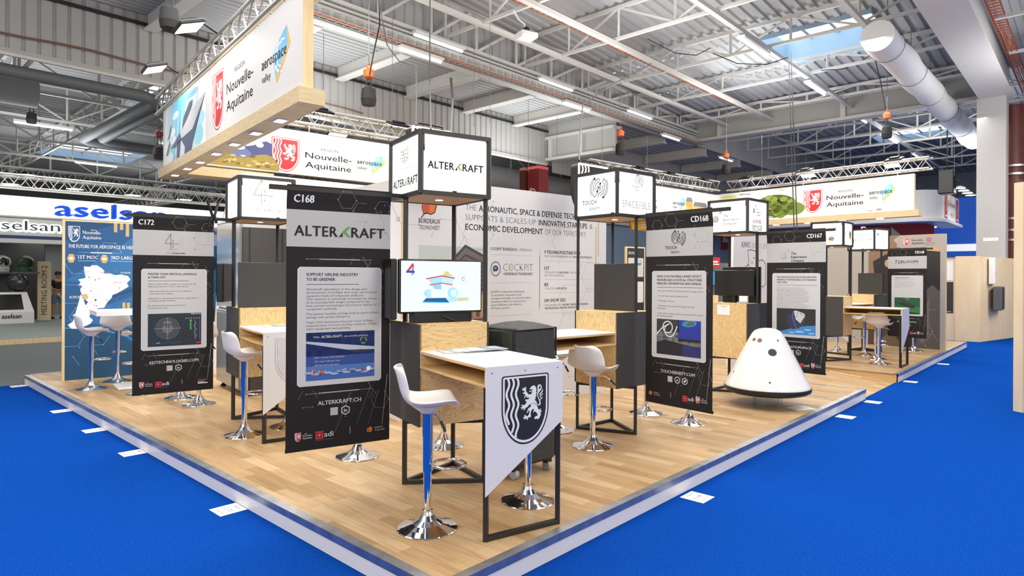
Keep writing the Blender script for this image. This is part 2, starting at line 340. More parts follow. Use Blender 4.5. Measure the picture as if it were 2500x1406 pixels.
def kraft_logo(dk='ink', gr='lime'):
    p = Print(); p.text('ALTER', 0, 0, .62, dk, 2, w=2.45, bold=.03, sp=1.08)
    p.poly([(2.52, 0), (2.78, .3), (2.78, 0)], dk, 2); p.poly([(2.74, .3), (3.08, .62), (3.24, .62), (2.96, .32), (3.24, 0), (3.08, 0)], gr, 2); p.text('RAFT', 3.3, 0, .62, dk, 2, w=2.05, bold=.03, sp=1.08)
    return p                      # 5.35 long
def touch_logo(c='ink', thin=False):
    p = Print(); w = .05
    cx, cy = 1.55, 1.05
    for r, a0, a1 in ((.66, 128, 232), (.50, 118, 205), (.34, 95, 205)): p.arc(cx, cy, r, a0, a1, w, c, 2, ry=r * 1.1)
    p.line([(cx - .40, cy - .58), (cx - .14, cy - .36)], w, c); p.line([(cx - .30, cy + .50), (cx + .0, cy + .62)], w, c) ; p.line([(cx, cy + .62), (cx + .0, cy + .36)], w, c)
    for r, a0, a1 in ((.66, -52, 50), (.50, -78, 30), (.34, -100, 20)): p.arc(cx, cy, r, a0, a1, w, c, 2, ry=r * 1.1)
    p.line([(cx + .45, cy + .58), (cx + .3, cy + .3)], w, c); p.line([(cx - .05, cy - .62), (cx - .05, cy - .36)], w, c); p.arc(cx, cy, .17, 100, 260, w, c); p.arc(cx, cy, .17, -80, 80, w, c); p.ell(cx, cy, .075, .085, c)
    for x, y in ((cx - .38, cy + .62), (cx + .12, cy + .26), (cx - .14, cy - .24), (cx + .38, cy - .66)): p.ell(x, y, .085, .085, c)
    p.arc(cx, cy, .78, 118, 215, w, c, 2, ry=.8); p.arc(cx, cy, .78, -60, 35, w, c, 2, ry=.8)
    p.text('TOUCH', .05, 0, .32, c, 2, w=1.3, bold=.006); p.text('SENSITY', .7, -.38, .2, c, 2, w=.98, bold=.005)
    return p                      # about 2.35 wide
def ball_logo():
    p = Print()
    for x, y, r, m1 in ((.28, .33, .3, 'inkl'), (.72, .9, .14, 'inkl')):
        p.ell(x, y, r, r, m1, 2); p.ell(x - r * .2, y + r * .25, r * .55, r * .55, 'panelg', 3)
    p.line([(.42, .55), (.64, .82)], .03, 'inkl', 2)
    for i, t in enumerate(('The', 'Exploration', 'Company')): p.text(t, .98, .48 - .33 * i, .23, 'ink', 3, bold=.012, sx=.95)
    return p                      # about 2.8 wide
def bloom_logo(pale=False):
    p = Print(); c = 'inkg' if pale else 'ink'; gm = M['green'] if not pale else M['green']
    p.poly([(0, 0), (1, 0), (1, 1), (0, 1)], pmat('#2f6b46') if not pale else gm, 2); p.poly([(.15, .0), (.9, .85), (1, .85), (.5, 0)], 'wht', 3); p.poly([(0, .35), (.55, 1), (.75, 1), (.0, .2)], 'wht', 3)
    p.text('BLOOM', 1.25, .22, .68, c, 2, w=4.0, bold=.012 if not pale else -.01, sp=1.1)
    if not pale: p.text('LASERS FOR INDUSTRY', 1.25, -.16, .17, 'inkl', 2, w=4.0, sp=1.2)
    return p                      # 5.25 wide
def tech_logo(c='ink', band='wht', logo_only=False):
    p = Print()
    p.line([(.0, -.16), (.14, .02), (.4, .1)], .045, c, 2); p.poly([(.12, .02), (.02, .3), (.1, .62), (.2, .72), (.32, .62), (.42, .9), (.58, .7), (.78, .72), (.82, .4), (.72, .1), (.5, .0), (.3, .05)], c, 2)
    p.poly([(.14, .06), (.06, .3), (.13, .58), (.21, .66), (.33, .56), (.43, .82), (.56, .65), (.74, .66), (.77, .4), (.68, .13), (.5, .05), (.3, .1)], 'orange', 3)
    p.poly([(.14, .1), (.1, .3), (.2, .5), (.4, .45), (.42, .1)], pmat('#c64a2a'), 4)
    return p
def four_logo(c='ink', faint='inkl'):
    p = Print()
    for r, a0, a1 in ((.62, 0, 360), (.54, -60, 70), (.47, -70, 40), (.4, -40, 100)): p.arc(.55, .55, r, a0, a1, .008, faint, 2, 36)
    p.line([(.36, 1.1), (.36, .0)], .022, c); p.line([(.36, 1.1), (.0, .42)], .022, c); p.line([(0, .42), (.88, .42)], .022, c)
    p.text('3', .44, .5, .2, c, 3, bold=-.01); p.text('2', .44, .16, .2, c, 3, bold=-.01); p.text('echnologies', .38, .0, .07, c, 3, bold=-.012, sx=.8)
    p.text('432', .08, -.28, .085, c, 3, w=.28, bold=-.012); p.text('TECHNOLOGIES', .42, -.28, .085, c, 3, w=.84, bold=.02)
    return p
def adi_logo():
    p = Print(); p.rect(0, 0, .62, .62, 'red', 2); p.line([(.12, .12), (.5, .5)], .06, 'ink', 3); p.line([(.12, .5), (.5, .12)], .06, 'ink', 3); p.ell(.31, .31, .07, .07, 'wht', 3)
    p.text('adi', .68, .14, .42, 'wht', 3, bold=.02, w=.72); p.line([(0, -.08), (1.38, -.08)], .03, 'inkg', 3)
    return p                      # 1.4 wide
def mini_region(c='wht'):
    p = Print(); p.sub(crest('red', 'wht', 'red'), 0, 0, .62)
    p.text('R\u00c9GION', .92, .66, .08, c, 3, w=.3); p.text('Nouvelle-', .75, .44, .17, c, 3, w=.95, bold=.015); p.text('Aquitaine', .75, .2, .17, c, 3, w=.93, bold=.015)
    return p                      # 1.7 wide
def hexsign(p, x, y, r, kind):
    p.line([(x + r * math.cos(PI / 6 + PI / 3 * i), y + r * math.sin(PI / 6 + PI / 3 * i)) for i in range(6)], r * .16, 'wht', 3, True)
    if kind == 'in': p.text('in', x, y - r * .38, r * .78, 'wht', 3, 'c', bold=.03)
    else:
        p.poly([(x - r * .55, y - r * .35), (x - r * .1, y - r * .1), (x - r * .5, y + r * .4), (x, y + r * .15), (x + r * .15, y + r * .42), (x + r * .5, y + r * .35), (x + r * .35, y - r * .1), (x, y - r * .42)], 'wht', 3)
# ================================================================== HALL (local x = u, y = v)
def hall(mb, name, parent=None): return mb.build(name, parent, (OX, OY, 0), ROTU)
def corr(mb, u0, u1, v0, v1, z0, z1, mt, pitch=.3, dep=.06, n=1):
    """profiled sheet, ribs along u; z runs z0 -> z1 along u"""
    pr = []; v = v0
    while v < v1 - 1e-6:
        e = min(v + pitch, v1); w = e - v
        pr += [(v, 0), (v + w * .42, 0), (v + w * .52, dep), (v + w * .9, dep)]; v = e
    pr.append((v1, 0)); k = len(pr)
    mb.add([(u0, a, z0 + d) for a, d in pr] + [(u1, a, z1 + d) for a, d in pr], [(i, k + i, k + i + 1, i + 1) for i in range(k - 1)], mt)
def corrwall(mb, u0, u1, v, z0, z1, mt, pitch=.25, dep=.04):
    pr = []; u = u0
    while u < u1 - 1e-6:
        e = min(u + pitch, u1); w = e - u
        pr += [(u, 0), (u + w * .7, 0), (u + w * .78, dep), (u + w * .92, dep)]; u = e
    pr.append((u1, 0)); k = len(pr)
    mb.add([(a, v + d, z0) for a, d in pr] + [(a, v + d, z1) for a, d in pr], [(i, i + 1, k + i + 1, k + i) for i in range(k - 1)], mt)
mb = MB(); mb.add([(-14, -26, CARPET), (60, -26, CARPET), (60, 10.02, CARPET), (-14, 10.02, CARPET)], [(0, 1, 2, 3)], 'carpet')
struct(hall(mb, 'floor'), 'bright blue exhibition carpet of the aisles around the wooden platform')
mb = MB(); mb.add([(-30, 10.02, CARPET), (60, 10.02, CARPET), (60, 50, CARPET), (-30, 50, CARPET)], [(0, 1, 2, 3)], 'gcarpet')
struct(hall(mb, 'floor'), 'dark grey carpet of the hall area behind the platform')
dz = lambda u: 8.56 - .056 * (u - 10)
mb = MB()
for u0, u1, v0, v1 in ((-8, 15.4, 0, 9.8), (18.1, 22, 0, 9.8), (15.4, 18.1, 0, 1.7), (15.4, 18.1, 4.7, 9.8)): corr(mb, u0, u1, v0, v1, dz(u0), dz(u1), 'deck')
struct(hall(mb, 'ceiling'), 'pale ribbed steel roof deck over the main bay')
mb = MB(); corr(mb, -8, 22, -14, 0, 8.9, 7.9, 'deck', .35); struct(hall(mb, 'ceiling'), 'ribbed roof deck over the bay with the fabric ducts')
mb = MB(); corr(mb, -8, 16.6, 9.9, 13.05, 7.32, 7.32, 'deck', .2, .04); struct(hall(mb, 'ceiling'), 'ribbed low ceiling beside the clad upper wall')
mb = MB(); mb.bx(16.5, 16.6, 9.95, 13.05, 6.9, 7.6, 'hallg'); corr(mb, 16.6, 50, 9.9, 13.05, 7.2, 7.2, 'deck', .3, .05); struct(hall(mb, 'ceiling'), 'ribbed low ceiling past the end beam')
mb = MB()
for v0, v1 in ((-14, -6), (-2.5, 2.5), (6, 9.9)): corr(mb, 22, 55, v0, v1, 8.7, 8.7, 'deck', .4, .06)
for v0, v1 in ((-6, -2.5), (2.5, 6)):
    for u0, u1 in ((22, 25.5), (28.5, 33), (36, 55)): corr(mb, u0, u1, v0, v1, 8.7, 8.7, 'deck', .4, .06)
struct(hall(mb, 'ceiling'), 'ribbed roof deck of the far bays with rooflights')
mb = MB()
for u0, u1, v0, v1 in ((-30, 50, 13.05, 20), (-30, 5, 20, 50), (9, 50, 20, 50), (5, 9, 24, 33), (5, 9, 37, 50)): corr(mb, u0, u1, v0, v1, 7.7, 7.7, 'deck', .35, .05)
struct(hall(mb, 'ceiling'), 'ribbed roof deck of the neighbouring hall')
def skylight(u0, u1, v0, v1, z, h, label):
    mb = MB()
    for a, b, c, d in ((u0, u0, v0, v1), (u1, u1, v0, v1), (u0, u1, v0, v0), (u0, u1, v1, v1)): mb.add([(a, c, z), (b, d, z), (b, d, z + h), (a, c, z + h)], [(0, 1, 2, 3)], 'skyb')
    for i in range(1, 4): mb.bar((u0, v0 + (v1 - v0) * i / 4, z + h - .03), (u1, v0 + (v1 - v0) * i / 4, z + h - .03), .05, 'dgrey')
    mb.bar(((u0 + u1) / 2, v0, z + h - .05), ((u0 + u1) / 2, v1, z + h - .05), .06, 'dgrey')
    mb.add([(u0, v0, z + h), (u0, v1, z + h), (u1, v1, z + h), (u1, v0, z + h)], [(0, 1, 2, 3)], 'sky')
    struct(hall(mb, 'window_%d' % len([o for o in bpy.data.objects if o.name.startswith('window_')])), label)
skylight(15.4, 18.1, 1.7, 4.7, 8.15, .75, 'glazed rooflight with pale blue reveals in the main bay')
skylight(25.5, 28.5, -6, -2.5, 8.7, .4, 'rooflight of the far bay near the column')
skylight(25.5, 28.5, 2.5, 6, 8.7, .4, 'rooflight of the far bay behind the end frame')
skylight(33, 36, -6, -2.5, 8.7, .4, 'second rooflight of the far bay near the column')
skylight(33, 36, 2.5, 6, 8.7, .4, 'second rooflight of the far bay')
skylight(5, 9, 20, 24, 7.7, .4, 'rooflight of the neighbouring hall beside the grey pipes')
skylight(5, 9, 33, 37, 7.7, .4, 'far rooflight of the neighbouring hall')
mb = MB(); corrwall(mb, -8, 16.55, 13.0, 5.92, 7.32, 'clad'); mb.bar((-8, 12.95, 7.1), (16.5, 12.95, 7.1), .05, 'ink', .07); mb.bar((-8, 13, 5.9), (16.5, 13, 5.9), .12, 'hallg', .1)
struct(hall(mb, 'wall_upper'), 'grey profiled steel cladding high above the neighbouring hall')
mb = MB(); corrwall(mb, 16.8, 50, 13.0, 5.6, 7.2, 'clad'); struct(hall(mb, 'wall_upper'), 'profiled steel cladding past the end beam')
mb = MB(); mb.add([(49.9, -26, CARPET), (49.9, 13, CARPET), (49.9, 13, 9), (49.9, -26, 9)], [(0, 1, 2, 3)], noise_mat('end_wall', '#8d949a', '#99a0a6', 1, .8)); struct(hall(mb, 'wall_end'), 'bluish grey far end wall of the hall')
mb = MB(); mb.add([(-30, 49.9, CARPET), (50, 49.9, CARPET), (50, 49.9, 8), (-30, 49.9, 8)], [(0, 1, 2, 3)], mat('side_wall', '#8b9391', .8)); struct(hall(mb, 'wall_side'), 'dim grey far side wall of the neighbouring hall')
mb = MB(); corrwall(mb, 22, 50, 9.9, 7.1, 8.8, 'clad'); struct(hall(mb, 'wall_upper'), 'profiled upstand between the far roof and the low ceiling')
mb = MB(); mb.add([(49.9, 13, CARPET), (49.9, 50, CARPET), (49.9, 50, 9), (49.9, 13, 9)], [(0, 1, 2, 3)], mat('side_wall', '#8b9391', .8)); struct(hall(mb, 'wall_end'), 'dim far end wall of the neighbouring hall')
# low blue-grey wall seen between the stands
mb = MB(); mb.bx(19.5, 50, 12.9, 13.0, CARPET, 5.4, mat('slate_panel', '#72879a', .7)); mb.bar((19.5, 12.8, 3.9), (50, 12.8, 3.9), .12, 'hallg'); mb.bar((19.5, 12.8, 4.6), (50, 12.8, 4.6), .1, 'hallg')
struct(hall(mb, 'wall_low'), 'slate blue lower wall with rails behind the stands')

# main girder along u at v = 9.75: box beam, rails, clad lattice tapering towards the end frame
g = thing('roof_girder', (OX, OY, 0), ROTU, 'long white box girder carrying the clad lattice between two roof bays', 'girder')
mb = MB(); mb.bx(-8, 22, 9.6, 9.95, 7.0, 7.32, 'hallw'); mb.bar((-8, 9.58, 7.0), (22, 9.58, 7.0), .05, 'dgrey'); mb.build('box_beam', g)
mb = MB()
for i in range(90): mb.bx(-4 + i * .28, -3.84 + i * .28, 9.57, 9.6, 7.06, 7.24, 'hallg')
mb.build('stiffener_row', g)['kind'] = 'stuff'
mb = MB()
for z, w in ((7.5, .09), (7.38, .05)): mb.bar((-8, 9.6, z), (22, 9.6, z), w, 'hallw')
mb.bar((-8, 9.75, dz(-8) - .12), (22, 9.75, dz(22) - .12), .12, 'hallw'); mb.build('chord', g)
mb = MB(); u = -6.0
while u < 21.5:
    zt = dz(u) - .15; mb.bar((u, 9.62, 7.5), (u, 9.62, zt), .07, 'hallw'); mb.bar((u, 9.62, 7.52), (u + 1.3, 9.62, dz(u + 1.3) - .15), .07, 'hallw'); u += 1.55
mb.build('bracing', g)
mb = MB(); corrwall(mb, -8, 22, 9.8, 7.3, 8.2, 'clad', .3); corrwall(mb, -8, 14, 9.82, 8.2, 8.7, 'clad', .3); mb.build('cladding', g)
# second girder and column
g = thing('roof_girder', (OX, OY, 0), ROTU, 'white box girder running from the grey column over the aisle', 'girder')
mb = MB(); mb.bx(4, 22.0, -.45, .1, 7.0, 7.9, 'hallw'); mb.build('box_beam', g)
mb = MB(); mb.bx(4, 22.0, -.6, .2, 6.96, 7.0, 'hallw'); mb.build('bottom_flange', g)
c = thing('hall_column', (OX, OY, 0), ROTU, 'square grey painted column with a small reference plate', 'column')
mb = MB(); mb.bx(21.25, 21.95, -.45, .25, CARPET, 7.0, noise_mat('column_paint', '#a6a6a6', '#adadad', 200, .8)); mb.build('shaft', c)
mb = MB(); P = Print(); P.rect(0, 0, 36, 9, 'wht', 1); P.text('A - C15', 18, 3, 3.6, 'inkg', 2, 'c', w=24); P.put(mb, (21.25, .08, 2.72), (0, -1, 0), .01); mb.build('reference_plate', c)
mb = MB()
r_ = thing('pipe_riser', uv(22.55, -.52), ROTU, 'dark red vertical pipe riser with pale straps beside the grey column', 'pipe')
mb.tube([(0, 0, CARPET), (0, 0, 4.6)], .33, mat('oxide_red', '#5b2a22', .5), 20); mb.tube([(0, 0, 4.6), (0, 0, 6.9)], .25, 'oxide_red' if 0 else mat('oxide_red', '#5b2a22'), 20); mb.build('pipe', r_)
for z in (2.75, 3.05, 3.4, 4.75, 5.0):
    mb = MB(); mb.tube([(0, 0, z), (0, 0, z + .06)], .36, 'alu', 20); mb.build('strap', r_)
mb = MB(); mb.bar((.1, -.2, 4.3), (1.5, -1.2, 5.2), .35, mat('oxide_red', '#5b2a22')); mb.build('branch_pipe', r_)
# end frames
for lab, u, v0, v1, z0, z1 in (('white end beam closing the low bay beside the clad wall', 16.6, 9.95, 13.1, 6.05, 6.85), ('deep grey end beam with white flange closing the main bay', 22.0, -.4, 9.6, 7.15, 7.9)):
    g = thing('end_beam', (OX, OY, 0), ROTU, lab, 'beam')
    mb = MB(); mb.bx(u - .05, u + .05, v0, v1, z0, z1, 'hallg'); mb.build('web_plate', g)
    for z in (z0, z1):
        mb = MB(); mb.bx(u - .22, u + .22, v0, v1, z - .07, z + .04, 'hallw'); mb.build('flange', g)
    for v in (v0 + .45 * (v1 - v0), v0 + .9 * (v1 - v0)):
        mb = MB(); mb.bx(u - .2, u + .2, v - .08, v + .08, z0, z1, 'hallw'); mb.build('stiffener', g)
ords = ['first', 'second', 'third', 'fourth', 'fifth', 'sixth', 'seventh', 'eighth', 'ninth', 'tenth']
for i, u in enumerate((2.7, 5.05, 7.45, 9.8, 12.15, 14.6)):
    mb = MB(); mb.bx(u - .05, u + .05, 9.96, 12.95, 7.0, 7.33, 'hallw'); mb.bx(u - .14, u + .14, 9.96, 12.95, 6.97, 7.0, 'hallw')
    tag(hall(mb, 'ceiling_beam'), 'white ceiling beam spanning to the clad wall, %s from the front' % ords[i], 'beam', 'ceiling beams of the low bay')
for i, u in enumerate((20, 23.5, 27, 31)):
    mb = MB(); mb.bx(u - .05, u + .05, 9.96, 12.95, 6.85, 7.2, 'hallw'); mb.bx(u - .14, u + .14, 9.96, 12.95, 6.8, 6.85, 'hallw')
    tag(hall(mb, 'ceiling_beam'), 'white ceiling beam past the end beam, %s from the front' % ords[i], 'beam', 'ceiling beams past the end beam')
def lattice(name, a, b, zb, zt, step, label, group, cat='truss', w=.075, mt='hallw', zt2=None):
    """roof truss: two chords, verticals and diagonals between hall points a and b (u,v)"""
    zt2 = zt2 or zt; t = thing(name, (OX, OY, 0), ROTU, label, cat, group); n = max(2, round(math.dist(a, b) / step))
    P = lambda i, z: (a[0] + (b[0] - a[0]) * i / n, a[1] + (b[1] - a[1]) * i / n, z)
    zz = lambda i: zt + (zt2 - zt) * i / n
    mb = MB(); mb.bar(P(0, zb), P(n, zb), w, mt); mb.build('bottom_chord', t)
    mb = MB(); mb.bar(P(0, zt), P(n, zt2), w * 1.2, mt); mb.build('top_chord', t)
    mb = MB()
    for i in range(n + 1): mb.bar(P(i, zb), P(i, zz(i)), w * .7, mt)
    for i in range(n): mb.bar(P(i, zb if i % 2 else zz(i)), P(i + 1, zz(i + 1) if i % 2 else zb), w * .6, mt)
    mb.build('bracing', t); return t
for i, u in enumerate((2.4, 5.4, 8.4, 11.4, 14.45, 17.4, 20.55)):
    lattice('roof_truss', (u, 9.6), (u, .15), 7.6, dz(u) - .1, 1.6, 'white lattice truss across the main bay roof, %s from the front' % ords[i], 'trusses across the main bay')
for i, u in enumerate((24.5, 27.0, 29.5, 32, 35, 38)):
    lattice('roof_truss', (u, 9.6), (u, -13), 7.5, 8.6, 2.2, 'white lattice truss in the far bays, %s past the end frame' % ords[i], 'trusses of the far bays')
for i, v in enumerate((15.2, 18.5, 22, 26, 30, 34)):
    lattice('roof_truss', (-18, v), (30, v), 6.5, 7.6, 1.9, 'white lattice truss of the neighbouring hall, %s behind the clad wall' % ords[i], 'long trusses of the neighbouring hall')
for i, u in enumerate((-4, 1.2, 4.2, 11, 17)):
    lattice('cross_truss', (u, 13.4), (u, 45), 6.75, 7.65, 2.2, 'white cross truss in the neighbouring hall, %s in its row' % ords[i], 'cross trusses of the neighbouring hall')
for i, u in enumerate((3.9, 6.9, 9.9, 12.9, 16, 19)):
    lattice('roof_truss', (u, -.7), (u, -13), 7.55, 8.35, 2, 'white lattice truss over the duct bay, %s in its row' % ords[i], 'trusses over the duct bay')
# purlins and rails along u
for lab, v, z, u1 in (('white lamp rail under the main bay trusses', 3.85, 7.55, 45), ('white rail beside the orange cable tray', 6.55, 7.55, 22), ('white purlin rail beside the second girder', 1.6, 7.6, 22), ('thin white rail by the long girder', 8.3, 7.62, 22)):
    mb = MB(); mb.bx(-6, u1, v - .06, v + .06, z - .1, z, 'hallw'); tag(hall(mb, 'ceiling_rail'), lab, 'rail')
def tray(u0, u1, v, z, mt, label):
    t = thing('cable_tray', (OX, OY, 0), ROTU, label, 'cable tray'); mb = MB()
    for dv in (-.12, 0, .12): mb.bar((u0, v + dv, z), (u1, v + dv, z), .015, mt)
    for dv in (-.12, .12): mb.bar((u0, v + dv, z + .08), (u1, v + dv, z + .08), .012, mt)
    u = u0
    while u < u1: mb.bar((u, v - .12, z), (u, v + .12, z), .012, mt); mb.bar((u, v - .12, z), (u, v - .12, z + .08), .012, mt); mb.bar((u, v + .12, z), (u, v + .12, z + .08), .012, mt); u += .2
    mb.build('wire_basket', t); mb = MB()
    for k in range(3): mb.tube([(u0 + (u1 - u0) * i / 12, v - .06 + .06 * k + .02 * math.sin(i * 2 + k), z + .02) for i in range(13)], .012, 'orange', 6)
    mb.build('cables', t)
tray(4, 20.5, 6.8, 7.6, mat('rust_wire', '#a2623c', .6), 'orange cable tray under the main bay roof')
tray(8, 24, -.25 - .5, 7.55, mat('red_wire', '#8c4638', .6), 'reddish cable tray beside the duct girder')
tray(8, 24, -1.5, 7.7, mat('red_wire', '#8c4638', .6), 'second reddish cable tray further from the girder')
tray(-4, 22, 9.4, 6.98, 'hallg', 'grey cable tray along the long girder')
def fluo(u0, u1, v, z, label, grp):
    t = thing('fluorescent_lamp', (OX, OY, 0), ROTU, label, 'lamp', grp)
    mb = MB(); mb.bx(u0, u1, v - .1, v + .1, z + .04, z + .1, 'paintw'); mb.build('housing', t)
    mb = MB(); mb.tube([(u0 + .03, v, z + .02), (u1 - .03, v, z + .02)], .045, 'tubem', 10); mb.build('tube', t)
for i, u in enumerate((2.7, 7.3, 11.9, 16.6)): fluo(u, u + 1.6, 9.5, 7.32, 'fluorescent lamp on the long girder rail, %s from the front' % ords[i], 'lamps along the girder rail')
for i, u in enumerate((6.85, 13.0, 18.9, 24.5)): fluo(u, u + 1.3, 9.45 if u < 22 else 9.8, 6.85, 'fluorescent lamp under the girder beam, %s from the front' % ords[i], 'lamps under the girder beam')
for i, u in enumerate((8, 12.7, 17.4, 22.2, 27, 31.8)): fluo(u, u + 1.6, 3.85, 7.3, 'fluorescent lamp on the main bay lamp rail, %s from the front' % ords[i], 'lamps on the main bay rail')
for i, (u, v) in enumerate(((1.0, 14.6), (5.2, 14.6), (9.4, 14.6), (1.8, 22.5), (6, 22.5), (-3, 22.5), (0, 29.5), (5, 29.5), (10, 22.5), (10, 29.5))): fluo(u, u + 1.6, v, 6.35, 'fluorescent lamp under the neighbouring hall trusses, %s in its group' % ords[i], 'lamps of the neighbouring hall')
# ducts and pipes
mb = MB(); t = thing('fabric_duct', (OX, OY, 0), ROTU, 'long white fabric air duct hanging beside the column girder', 'duct')
pts = [(13.6 + i * .5, 1.15 + .02 * math.sin(i), 6.95) for i in range(30)]; mb.tube(pts, [.34 + .012 * math.sin(i * 1.7) for i in range(30)], 'paintw', 24); mb.build('sleeve', t)
for u in (14.5, 17, 19.5, 22, 25):
    mb = MB(); mb.tube([(u, 1.15 + .36 * math.cos(a), 6.95 + .36 * math.sin(a)) for a in [2 * PI * k / 20 for k in range(20)]], .008, 'dgrey', 5, True); mb.bar((u, 1.15, 7.3), (u, 1.15, 8.1), .012, 'dgrey'); mb.build('hanger_ring', t)
mb = MB(); t = thing('fabric_duct', (OX, OY, 0), ROTU, 'white fabric air duct beyond the reddish cable trays', 'duct'); mb.tube([(15.6 + i, -1.9, 6.9) for i in range(10)], .42, 'paintw', 24); mb.build('sleeve', t)
mb = MB(); t = thing('fabric_duct', (OX, OY, 0), ROTU, 'grey fabric duct end high in the neighbouring hall', 'duct'); mb.tube([(-8 + i, 17.5, 6.2) for i in range(10)] + [(1.5, 17.5, 6.2)], .36, 'deck', 24); mb.build('sleeve', t)
mb = MB(); t = thing('fabric_duct', (OX, OY, 0), ROTU, 'pale fabric duct crossing behind the white info wall', 'duct'); mb.tube([(8 + i, 15.2, 5.5) for i in range(16)], .5, 'deck', 24); mb.build('sleeve', t)
mb = MB(); t = thing('grey_pipe', (OX, OY, 0), ROTU, 'thick dark grey pipe under the clad wall bending away to the rooflight', 'pipe'); mb.tube([(-8, 13.3, 5.6), (2.7, 13.3, 5.6), (2.95, 13.5, 5.6), (3.0, 13.8, 5.6), (3.0, 19.6, 5.6), (3.2, 19.9, 5.6), (9, 20, 5.6)], .13, 'dgrey', 14); mb.build('pipe', t)
mb = MB(); t = thing('grey_pipe', (OX, OY, 0), ROTU, 'second dark grey pipe alongside the bending one', 'pipe'); mb.tube([(3.4, 13.5, 5.6), (3.4, 19.2, 5.6), (3.6, 19.5, 5.6), (9, 19.6, 5.6)], .13, 'dgrey', 14); mb.build('pipe', t)
mb = MB(); t = thing('grey_pipe', (OX, OY, 0), ROTU, 'dark grey pipe behind the lit cube near the red post', 'pipe'); mb.tube([(8, 13.2, 5.5), (12.6, 13.2, 5.5), (12.9, 13.4, 5.5), (13, 14.5, 5.5)], .16, 'dgrey', 14); mb.build('pipe', t)
mb = MB(); mb.bx(-8, 16.4, 12.92, 12.98, 5.8, 5.86, 'hallw'); tag(hall(mb, 'wall_conduit'), 'thin white conduit along the foot of the clad wall', 'conduit')
t = thing('steel_post', uv(15.1, 12.25), ROTU, 'dark red steel post with a white spiral sign beyond the info wall', 'post')
mb = MB(); mb.bx(-.26, .26, -.26, .26, CARPET, 5.5, mat('post_red', '#7a1d20', .5)); mb.build('shaft', t)
mb = MB(); P = Print()
P.line([(.16 * (1 - i / 40) * math.cos(i * .35 + 2), .16 * (1 - i / 40) * math.sin(i * .35 + 2)) for i in range(32)], .03, 'wht', 1); P.put(mb, (-.262, .02, 4.6), (0, -1, 0)); mb.build('spiral_sign', t)
mb = MB(); mb.bx(-.3, -.1, .36, .62, CARPET, 5.5, mat('oxide_red', '#5b2a22')); mb.build('side_pipe', t)
def at(px, py, d):
    a, b = px - 1250, py - 674.5; return Vector(((a + b * .0048) / 1549.8 * d, d, 1.6 - (b - a * .0048) / 1549.8 * d))
def hoist(px, py, d, label, oc, gap, top=7.6):
    p = at(px, py, d); t = thing('chain_hoist', p, .4, label, 'hoist', None)
    mb = MB(); mb.lathe([(.01, -.17), (.12, -.16), (.14, -.05), (.12, .14), (.06, .17)], (0, 0, 0), 'hoistb', 10); mb.build('chain_bag', t)
    mb = MB(); mb.lathe([(.02, gap - .1), (.09, gap - .07), (.1, gap + .05), (.03, gap + .1)], (0, 0, 0), oc, 10); mb.tube([(.03 * math.cos(a), 0, gap + .13 + .05 * math.sin(a)) for a in [PI * k / 5 - .5 for k in range(8)]], .014, oc, 6); mb.build('hoist_body', t)
    mb = MB(); mb.tube([(.05, 0, .15), (.04, 0, gap - .08)], .012, 'ink', 6); mb.tube([(-.05, 0, .15), (-.03, 0, gap - .08)], .012, 'ink', 6); mb.tube([(0, 0, gap + .15), (0, 0, top - p.z)], .009, 'dgrey', 6); mb.build('chain', t)
for a in ((900, 236, 11.5, 'black hoist bag under an orange hook above the lit truss', 'orange', .42), (1515, 364, 17, 'black hoist bag with orange hook above the stand corner', 'orange', .42), (1773, 413, 21, 'black hoist bag with orange hook over the far truss corner', 'orange', .45), (2165, 323, 17.5, 'black hoist bag with orange hook near the white fabric duct', 'orange', .45),
          (413, 44, 9.6, 'black hoist bag beside the brightest floodlight', 'navy', .5), (77, 288, 19, 'black hoist bag under a green hook in the neighbouring hall', mat('hook_green', '#2f6b3a'), .5), (388, 374, 16.5, 'black hoist bag behind the sky printed fascia', 'redd', .5)): hoist(*a)
def cable(pts, r, label, mt='ink'):
    mb = MB(); mb.tube([at(*p) if len(p) == 3 else p for p in pts], r, mt, 6); tag(mb.build('hanging_cable'), label, 'cable')
cable([(1050, -40, 7.0), (1049, 200, 7.0), (1052, 316, 5.2)], .008, 'straight black cable dropping to the nearest lit cube')
cable([(925, -20, 9), (927, 60, 9), (912, 130, 10), (902, 185, 11.5)], .01, 'black cable running down to the hoist with the orange hook')
cable([(928, 20, 10), (945, 110, 10), (975, 150, 10), (1016, 162, 9), (1017, 235, 8), (1016, 306, 6.4)], .009, 'looped black cable feeding the hanging shield sign')
cable([(1101, 190, 7), (1105, 240, 7), (1102, 300, 6), (1101, 330, 5.4)], .014, 'bundled black cable above the nearest lit cube')
cable([(1590, 155, 15), (1480, 215, 14), (1423, 256, 12), (1416, 330, 9.5), (1414, 392, 8)], .012, 'black cable sagging to the second hanging shield sign')
cable([(1925, 130, 14), (1930, 300, 13), (1940, 590, 12.2)], .01, 'thin black cable falling in front of the far fascia'); cable([(1931, 130, 14), (1937, 300, 13), (1947, 590, 12.2)], .01, 'thin black cable twin beside the far fascia')
cable([(2133, 60, 16), (2135, 140, 16), (2150, 200, 17), (2163, 270, 17.5)], .012, 'black cable leading to the hoist near the duct')
cable([(1580, 95, 17), (1650, 130, 17), (1700, 135, 17), (1735, 117, 17)], .012, 'black cable sagging between two roof trusses')
cable([(1740, 130, 17), (1800, 155, 17), (1870, 158, 17), (1925, 140, 17)], .012, 'second black cable sagging between roof trusses')
cable([(2005, 172, 18), (2060, 168, 18), (2110, 145, 18), (2133, 128, 17)], .012, 'black cable sagging near the fabric duct')
